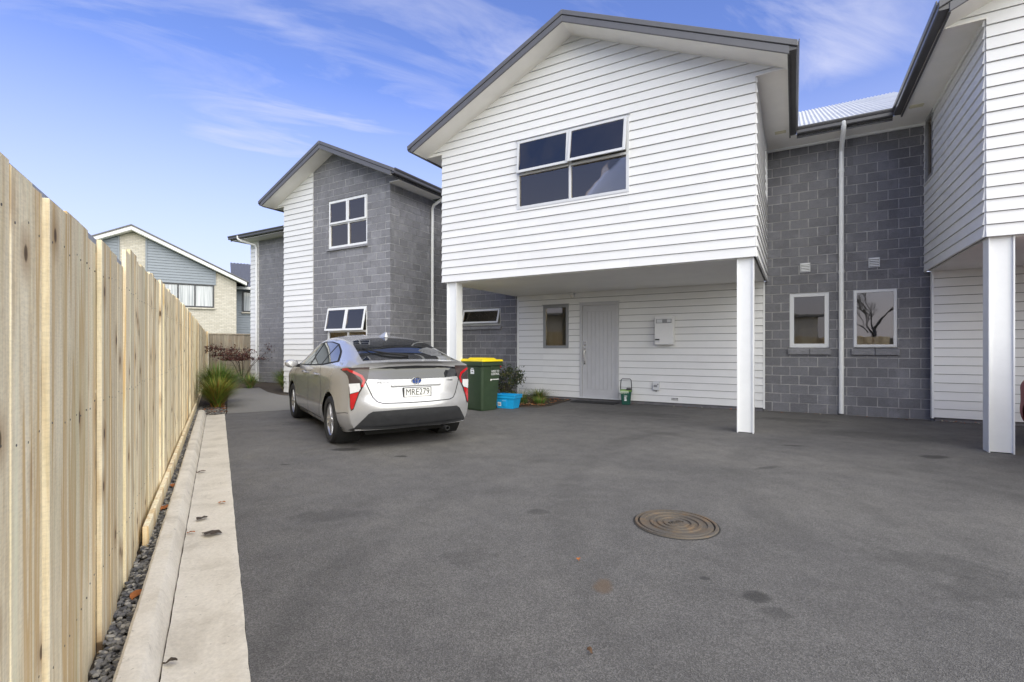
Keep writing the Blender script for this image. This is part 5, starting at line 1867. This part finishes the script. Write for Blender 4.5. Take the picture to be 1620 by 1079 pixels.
rr = random.Random(4)
lm = [mat('leaf_brown', (.10, .055, .03), .8, .3, 30), mat('leaf_orange', (.36, .12, .03), .8, .3, 30), mat('leaf_dark', (.055, .04, .028), .8, .3, 30)]
for (px, py, sz, k, lb) in [(335, 846, .13, 2, 'largest curled dark leaf lying in the middle of the concrete channel'), (320, 822, .09, 2, 'narrow dark leaf in the channel just beyond the largest leaf'),
                            (318, 748, .08, 0, 'brown leaf against the kerb face near the far end of the channel'), (302, 845, .05, 1, 'small orange leaf at the foot of the kerb beside the largest leaf'),
                            (351, 797, .06, 1, 'small tan leaf near the asphalt edge of the channel'), (269, 1052, .05, 2, 'tiny dark leaf scrap at the kerb foot closest to the camera'),
                            (915, 888, .03, 1, 'small orange leaf scrap on open asphalt left of the manhole'), (933, 1035, .03, 0, 'small brown twig scrap on the asphalt at the bottom of the picture')]:
    x, y = gxy(px, py)
    leaf_obj(x, y, .004, sz, lm[k], lb, rr)
for (s, r, k, lb) in [(3.05, -.345, 1, 'orange leaf lying on the gravel nearest the camera'), (4.6, -.36, 1, 'orange leaf on the gravel beside the end of the fence base board'), (5.3, -.34, 1, 'orange leaf on the gravel farther along the kerb')]:
    p = SR(s, r); leaf_obj(p.x, p.y, .03, .10, lm[k], lb, rr)


def litter(name, polyf, n, z, label, cols, seed, sz=(.02, .045)):
    rr = random.Random(seed); mb = MB()
    for i in range(n):
        x, y = polyf(rr); a = rr.uniform(0, 6.28); s = rr.uniform(*sz); ca, sa = math.cos(a), math.sin(a)
        zz = z + rr.uniform(0, .02)
        q = [(-s, 0), (0, -s * .5), (s, 0), (0, s * .5)]
        mb.add([(x + ca * u - sa * v, y + sa * u + ca * v, zz + rr.uniform(0, .018)) for u, v in q], [(0, 1, 2, 3)], rr.randrange(len(cols)))
    o = mb.obj(name, cols); return stuff(o, label)


# bed at the left end of the carport wall
bedpts = [AB(-1.9, 2.9), AB(-1.9, .9), AB(.55, .95), AB(1.15, 1.12), AB(1.55, 1.22), AB(1.68, 1.6), AB(1.62, 2.5), AB(1.6, 2.95)]
sheet('garden_bed', [(p.x, p.y) for p in bedpts], .018, M['soil'], .03)
def bed_pt(rr):
    t = rr.random() ** .6
    a = rr.uniform(.2, 1.62); b = 1.2 + (rr.random() ** 1.8) * 1.6
    if a > 1.2: b = max(b, 1.25 + (a - 1.2) * .5)
    p = AB(a, b); return p.x, p.y
litter('leaf_litter', bed_pt, 700, .02, 'fallen orange and brown leaves covering the small garden bed', [lm[0], lm[1], mat('leaf_tan', (.42, .27, .13), .8, .3, 30)], 2)
def wall_pt(rr):
    a = rr.choice([rr.uniform(2.9, 5.5), rr.uniform(5.8, 8.3), rr.uniform(8.4, 9)]); b = 2.96 - abs(rr.gauss(0, .12)) - .03
    p = AB(a, b); return p.x, p.y
litter('leaf_litter', wall_pt, 60, .004, 'scattered leaf scraps along the foot of the carport walls', [lm[0], lm[1], mat('pale_scrap', (.5, .45, .36), .8, .2)], 6, (.012, .03))
def kb(rr):
    p = SR(rr.uniform(10.8, 12.2), rr.uniform(-.3, .15)); return p.x, p.y
litter('leaf_litter', kb, 120, .01, 'brown leaf litter under the grass tussocks past the kerb end', lm, 8)


def blades(mb, rr, n, h, spread, w=.006, mi=1, droop=.6, lean=1.0, base=.06):
    for i in range(n):
        a = rr.uniform(0, 6.283); hh = h * rr.uniform(.55, 1.1); out = spread * rr.uniform(.15, 1.0) * lean
        ca, sa = math.cos(a), math.sin(a)
        bx, by = ca * base * rr.random(), sa * base * rr.random()
        ww = w * rr.uniform(.7, 1.3); pts = []
        for k in range(6):
            t = k / 5
            rad_ = out * t ** 1.5
            z = hh * (t - droop * .5 * (out / max(spread, .01)) * t ** 2.6)
            pts.append(Vector((bx + ca * rad_, by + sa * rad_, z)))
        tx, ty = -sa, ca
        vs_, fs_ = [], []
        for k, p in enumerate(pts):
            q = ww * (1 - (k / 5) ** 2 * .92)
            vs_ += [(p.x - tx * q, p.y - ty * q, p.z), (p.x + tx * q, p.y + ty * q, p.z)]
        for k in range(5):
            fs_.append((2 * k, 2 * k + 1, 2 * k + 3, 2 * k + 2))
        mb.add(vs_, fs_, rr.randrange(mi))


GR = [mat('blade_green', (.085, .19, .025), .6, .3, 4), mat('blade_lime', (.19, .30, .045), .6, .3, 4), mat('blade_dark', (.045, .10, .018), .6, .3, 4), mat('blade_straw', (.30, .24, .08), .7, .3, 4)]
GO = [GR[0], GR[1], mat('blade_olive', (.20, .21, .03), .6, .3, 4), mat('blade_gold', (.38, .29, .045), .6, .3, 4), GR[1], mat('blade_rust', (.20, .10, .02), .6, .3, 4)]


def tuft(x, y, n, h, sp, mats, label, seed, w=.007, group='tussock grasses', droop=.6):
    r = thing('grass_tussock', label, 'grass', (x, y, -.01), 0, group)
    mb = MB(); blades(mb, random.Random(seed), n, h, sp, w, len(mats), droop)
    mb.obj('blades', mats, r)
    mb = MB(); rr = random.Random(seed + 1)
    for i in range(40):
        a = rr.uniform(0, 6.28); q = rr.uniform(0, .1); mb.tube([(q * math.cos(a), q * math.sin(a), 0), (q * 1.6 * math.cos(a), q * 1.6 * math.sin(a), .12)], .006, 4)
    mb.obj('crown', mats[-1], r)
    return r


p = SR(12.0, -.02); tuft(p.x, p.y, 1300, .72, .62, GO, 'nearest tussock past the kerb end, golden olive blades', 31, .005)
p = SR(13.0, .0); tuft(p.x, p.y, 2000, 1.0, .8, GR, 'tall bright green tussock against the pine fence behind the golden one', 32, .005)
p = SR(15.2, .05); tuft(p.x, p.y, 400, .75, .55, GR, 'green tussock by the fence nearest the dark red shrub', 36)
p = SR(17.3, .85); tuft(p.x, p.y, 260, .55, .6, [GO[1], GR[3], GO[0]], 'small straw coloured tussock at the far end of the path', 33)
p = SR(16.1, 1.75); tuft(p.x, p.y, 700, .72, .62, GR, 'dark green tussock against the set-back block wall right of the path', 34)
p = SR(15.2, 2.0); tuft(p.x - .25, p.y - .1, 500, .6, .5, GR, 'green tussock at the foot of the white cladding strip of the left townhouse', 35)
p = SR(13.6, 1.85); tuft(p.x, p.y, 260, .5, .4, [GR[1], GO[1], GR[3]], 'yellow green tussock in front of the silver car beside the house wall', 37)
p = AB(.98, 1.62); tuft(p.x, p.y, 150, .42, .32, [GR[3], GO[0], GR[2]], 'thin upright straw and olive tussock behind the blue crate', 38, .004)
p = AB(1.0, 2.4); tuft(p.x, p.y, 420, .34, .55, [GR[2], GO[0], GR[3]], 'low spreading olive tussock at the foot of the carport wall', 39, .005)
p = AB(1.35, 1.75); tuft(p.x, p.y, 200, .24, .38, [GO[1], GR[3], GO[0]], 'lowest golden tussock at the leafy tip of the garden bed', 40, .005)


def shrub(x, y, h, wd, n, leaf, mats, label, seed, cat='shrub', name='shrub', stems=7, flat=False, zmin=.15, bark=None):
    rr = random.Random(seed)
    r = thing(name, label, cat, (x, y, 0))
    st = MB(); tips = []
    for i in range(stems):
        a = 6.283 * i / stems + rr.uniform(-.4, .4); q = wd * rr.uniform(.4, .95); hh = h * rr.uniform(.6, .95)
        p0 = Vector((0, 0, 0)); p1 = Vector((q * .35 * math.cos(a), q * .35 * math.sin(a), hh * .45)); p2 = Vector((q * math.cos(a), q * math.sin(a), hh * rr.uniform(.75, 1)))
        st.tube([p0, p1, p2], [.016, .010, .004], 5)
        for k in range(5):
            t = rr.uniform(.3, 1); b0 = p1.lerp(p2, t) if rr.random() < .7 else p0.lerp(p1, t)
            a2 = a + rr.uniform(-1.6, 1.6); l = wd * rr.uniform(.25, .6)
            b1 = b0 + Vector((l * math.cos(a2), l * math.sin(a2), l * (rr.uniform(-.1, .3) if flat else rr.uniform(.1, .9))))
            st.tube([b0, b1], [.006, .002], 4)
            tips += [b1, b0.lerp(b1, .5), b0.lerp(b1, .75)]
        tips += [p2, p1.lerp(p2, .5)]
    st.obj('stems', bark or mat('bark', (.06, .045, .032), .9, .3, 20), r)
    mb = MB()
    for i in range(n):
        c = rr.choice(tips); s = leaf * rr.uniform(.6, 1.3)
        o = c + Vector((rr.gauss(0, wd * .12), rr.gauss(0, wd * .12), rr.gauss(0, h * (.03 if flat else .07))))
        if o.z < zmin * h: o.z = zmin * h + rr.random() * .1
        d = Vector((rr.gauss(0, 1), rr.gauss(0, 1), rr.gauss(.2, .6))).normalized(); e = d.orthogonal().normalized(); e.rotate(Matrix.Rotation(rr.uniform(0, 6.28), 3, d))
        f = d.cross(e)
        mb.add([o - e * s, o - f * s * .42 + d * s * .12, o + e * s, o + f * s * .42 + d * s * .12], [(0, 1, 2, 3)], rr.randrange(len(mats)))
    mb.obj('foliage', mats, r)
    return r


SG = [mat('leaf_deep', (.03, .05, .018), .5, .3, 8), mat('leaf_mid', (.055, .085, .03), .5, .3, 8), mat('leaf_black', (.016, .026, .012), .5, .3, 8)]
SG2 = SG + [mat('leaf_bronze', (.10, .10, .03), .5, .3, 8)]
p = AB(.32, 2.0); shrub(p.x, p.y, .85, .42, 2000, .03, SG2, 'rounded dark green shrub behind the bin and crate by the wall corner', 51)
p = AB(-.45, 1.1); shrub(p.x, p.y, .98, .45, 2000, .03, SG, 'dark shrub between the carport post and the wheelie bin', 52)
MR = [mat('maple_red', (.10, .028, .02), .6, .3, 8), mat('maple_brown', (.11, .04, .025), .6, .3, 8), mat('maple_dark', (.035, .013, .014), .6, .3, 8)]
p = SR(20.3, .75); shrub(p.x, p.y, 1.8, 1.1, 1700, .042, MR, 'dark red leaved weeping maple shrub in front of the weathered fence', 53, flat=True, zmin=.45, stems=8)

# ------------------------------------------------------------------ across the drive, behind the camera (seen in the panes)
of = thing('paling_fence', 'timber boundary fence across the drive behind the camera', 'fence', AB(-4, -21), HROT)
for i in range(110):
    mb = MB() if i == 0 else mb
    if i == 0:
        mb.box(0, .19, 0, .02, 0, 1.8); om = mb.mesh('paling', bevel=.002)
    mobj('paling', om, M['woodo'], of, (i * .2, RN.choice([0, .018]), 0))


def bare_tree(a, b, h, seed, label):
    rr = random.Random(seed); p = AB(a, b)
    r = thing('bare_tree', label, 'tree', p)
    mb = MB(); tw = MB()
    def grow(p0, d, l, rd, lev):
        p1 = p0 + d * l * .5 + Vector((rr.gauss(0, .04), rr.gauss(0, .04), 0)) * l
        p2 = p0 + d * l
        (mb if lev < 2 else tw).tube([p0, p1, p2], [rd, rd * .8, rd * .6], 6 if lev < 2 else 4, cap=False)
        if lev >= 6: return
        for k in range(3 if lev < 5 else 2):
            nd = (d + Vector((rr.gauss(0, .42), rr.gauss(0, .42), rr.uniform(-.05, .35)))).normalized()
            grow(p0 + d * l * rr.uniform(.55, 1), nd, l * rr.uniform(.55, .78), rd * .58, lev + 1)
    grow(Vector((0, 0, 0)), Vector((0, 0, 1)), h * .27, h * .011, 0)
    bk = mat('tree_bark', (.05, .042, .036), .9, .3, 12)
    mb.obj('trunk', bk, r); tw.obj('twigs', bk, r)


bare_tree(11.0, -27.0, 9.5, 71, 'bare winter tree across the drive behind the camera')
bare_tree(13.6, -28.5, 8.5, 72, 'second bare winter tree across the drive behind the camera')

vz = thing('flower_vase', 'pale flowers in a vase standing behind the lower panes of the big gable window', 'vase', AB(2.93, .30, 3.91), HROT)
mb = MB(); mb.lathe([(.001, 0), (.05, 0), (.07, .1), (.05, .2), (.035, .24), (.045, .26)], 16); mb.obj('vase', M['cloth'], vz, smooth=True)
mb = MB(); rr = random.Random(3)
for i in range(16):
    a = rr.uniform(0, 6.28); q = rr.uniform(.03, .16); z = rr.uniform(.30, .46) - q * .6
    mb.lathe([(.001, z - .02), (.032, z), (.022, z + .02), (.001, z + .024)], 7, 'Z', (q * math.cos(a), q * math.sin(a) * .6, 0))
mb.obj('flowers', M['cloth'], vz)
mb = MB(); mb.box(1.8, 3.88, .16, .42, 3.86, 3.905); mid.p(mb, 'inner_sill', M['room'])
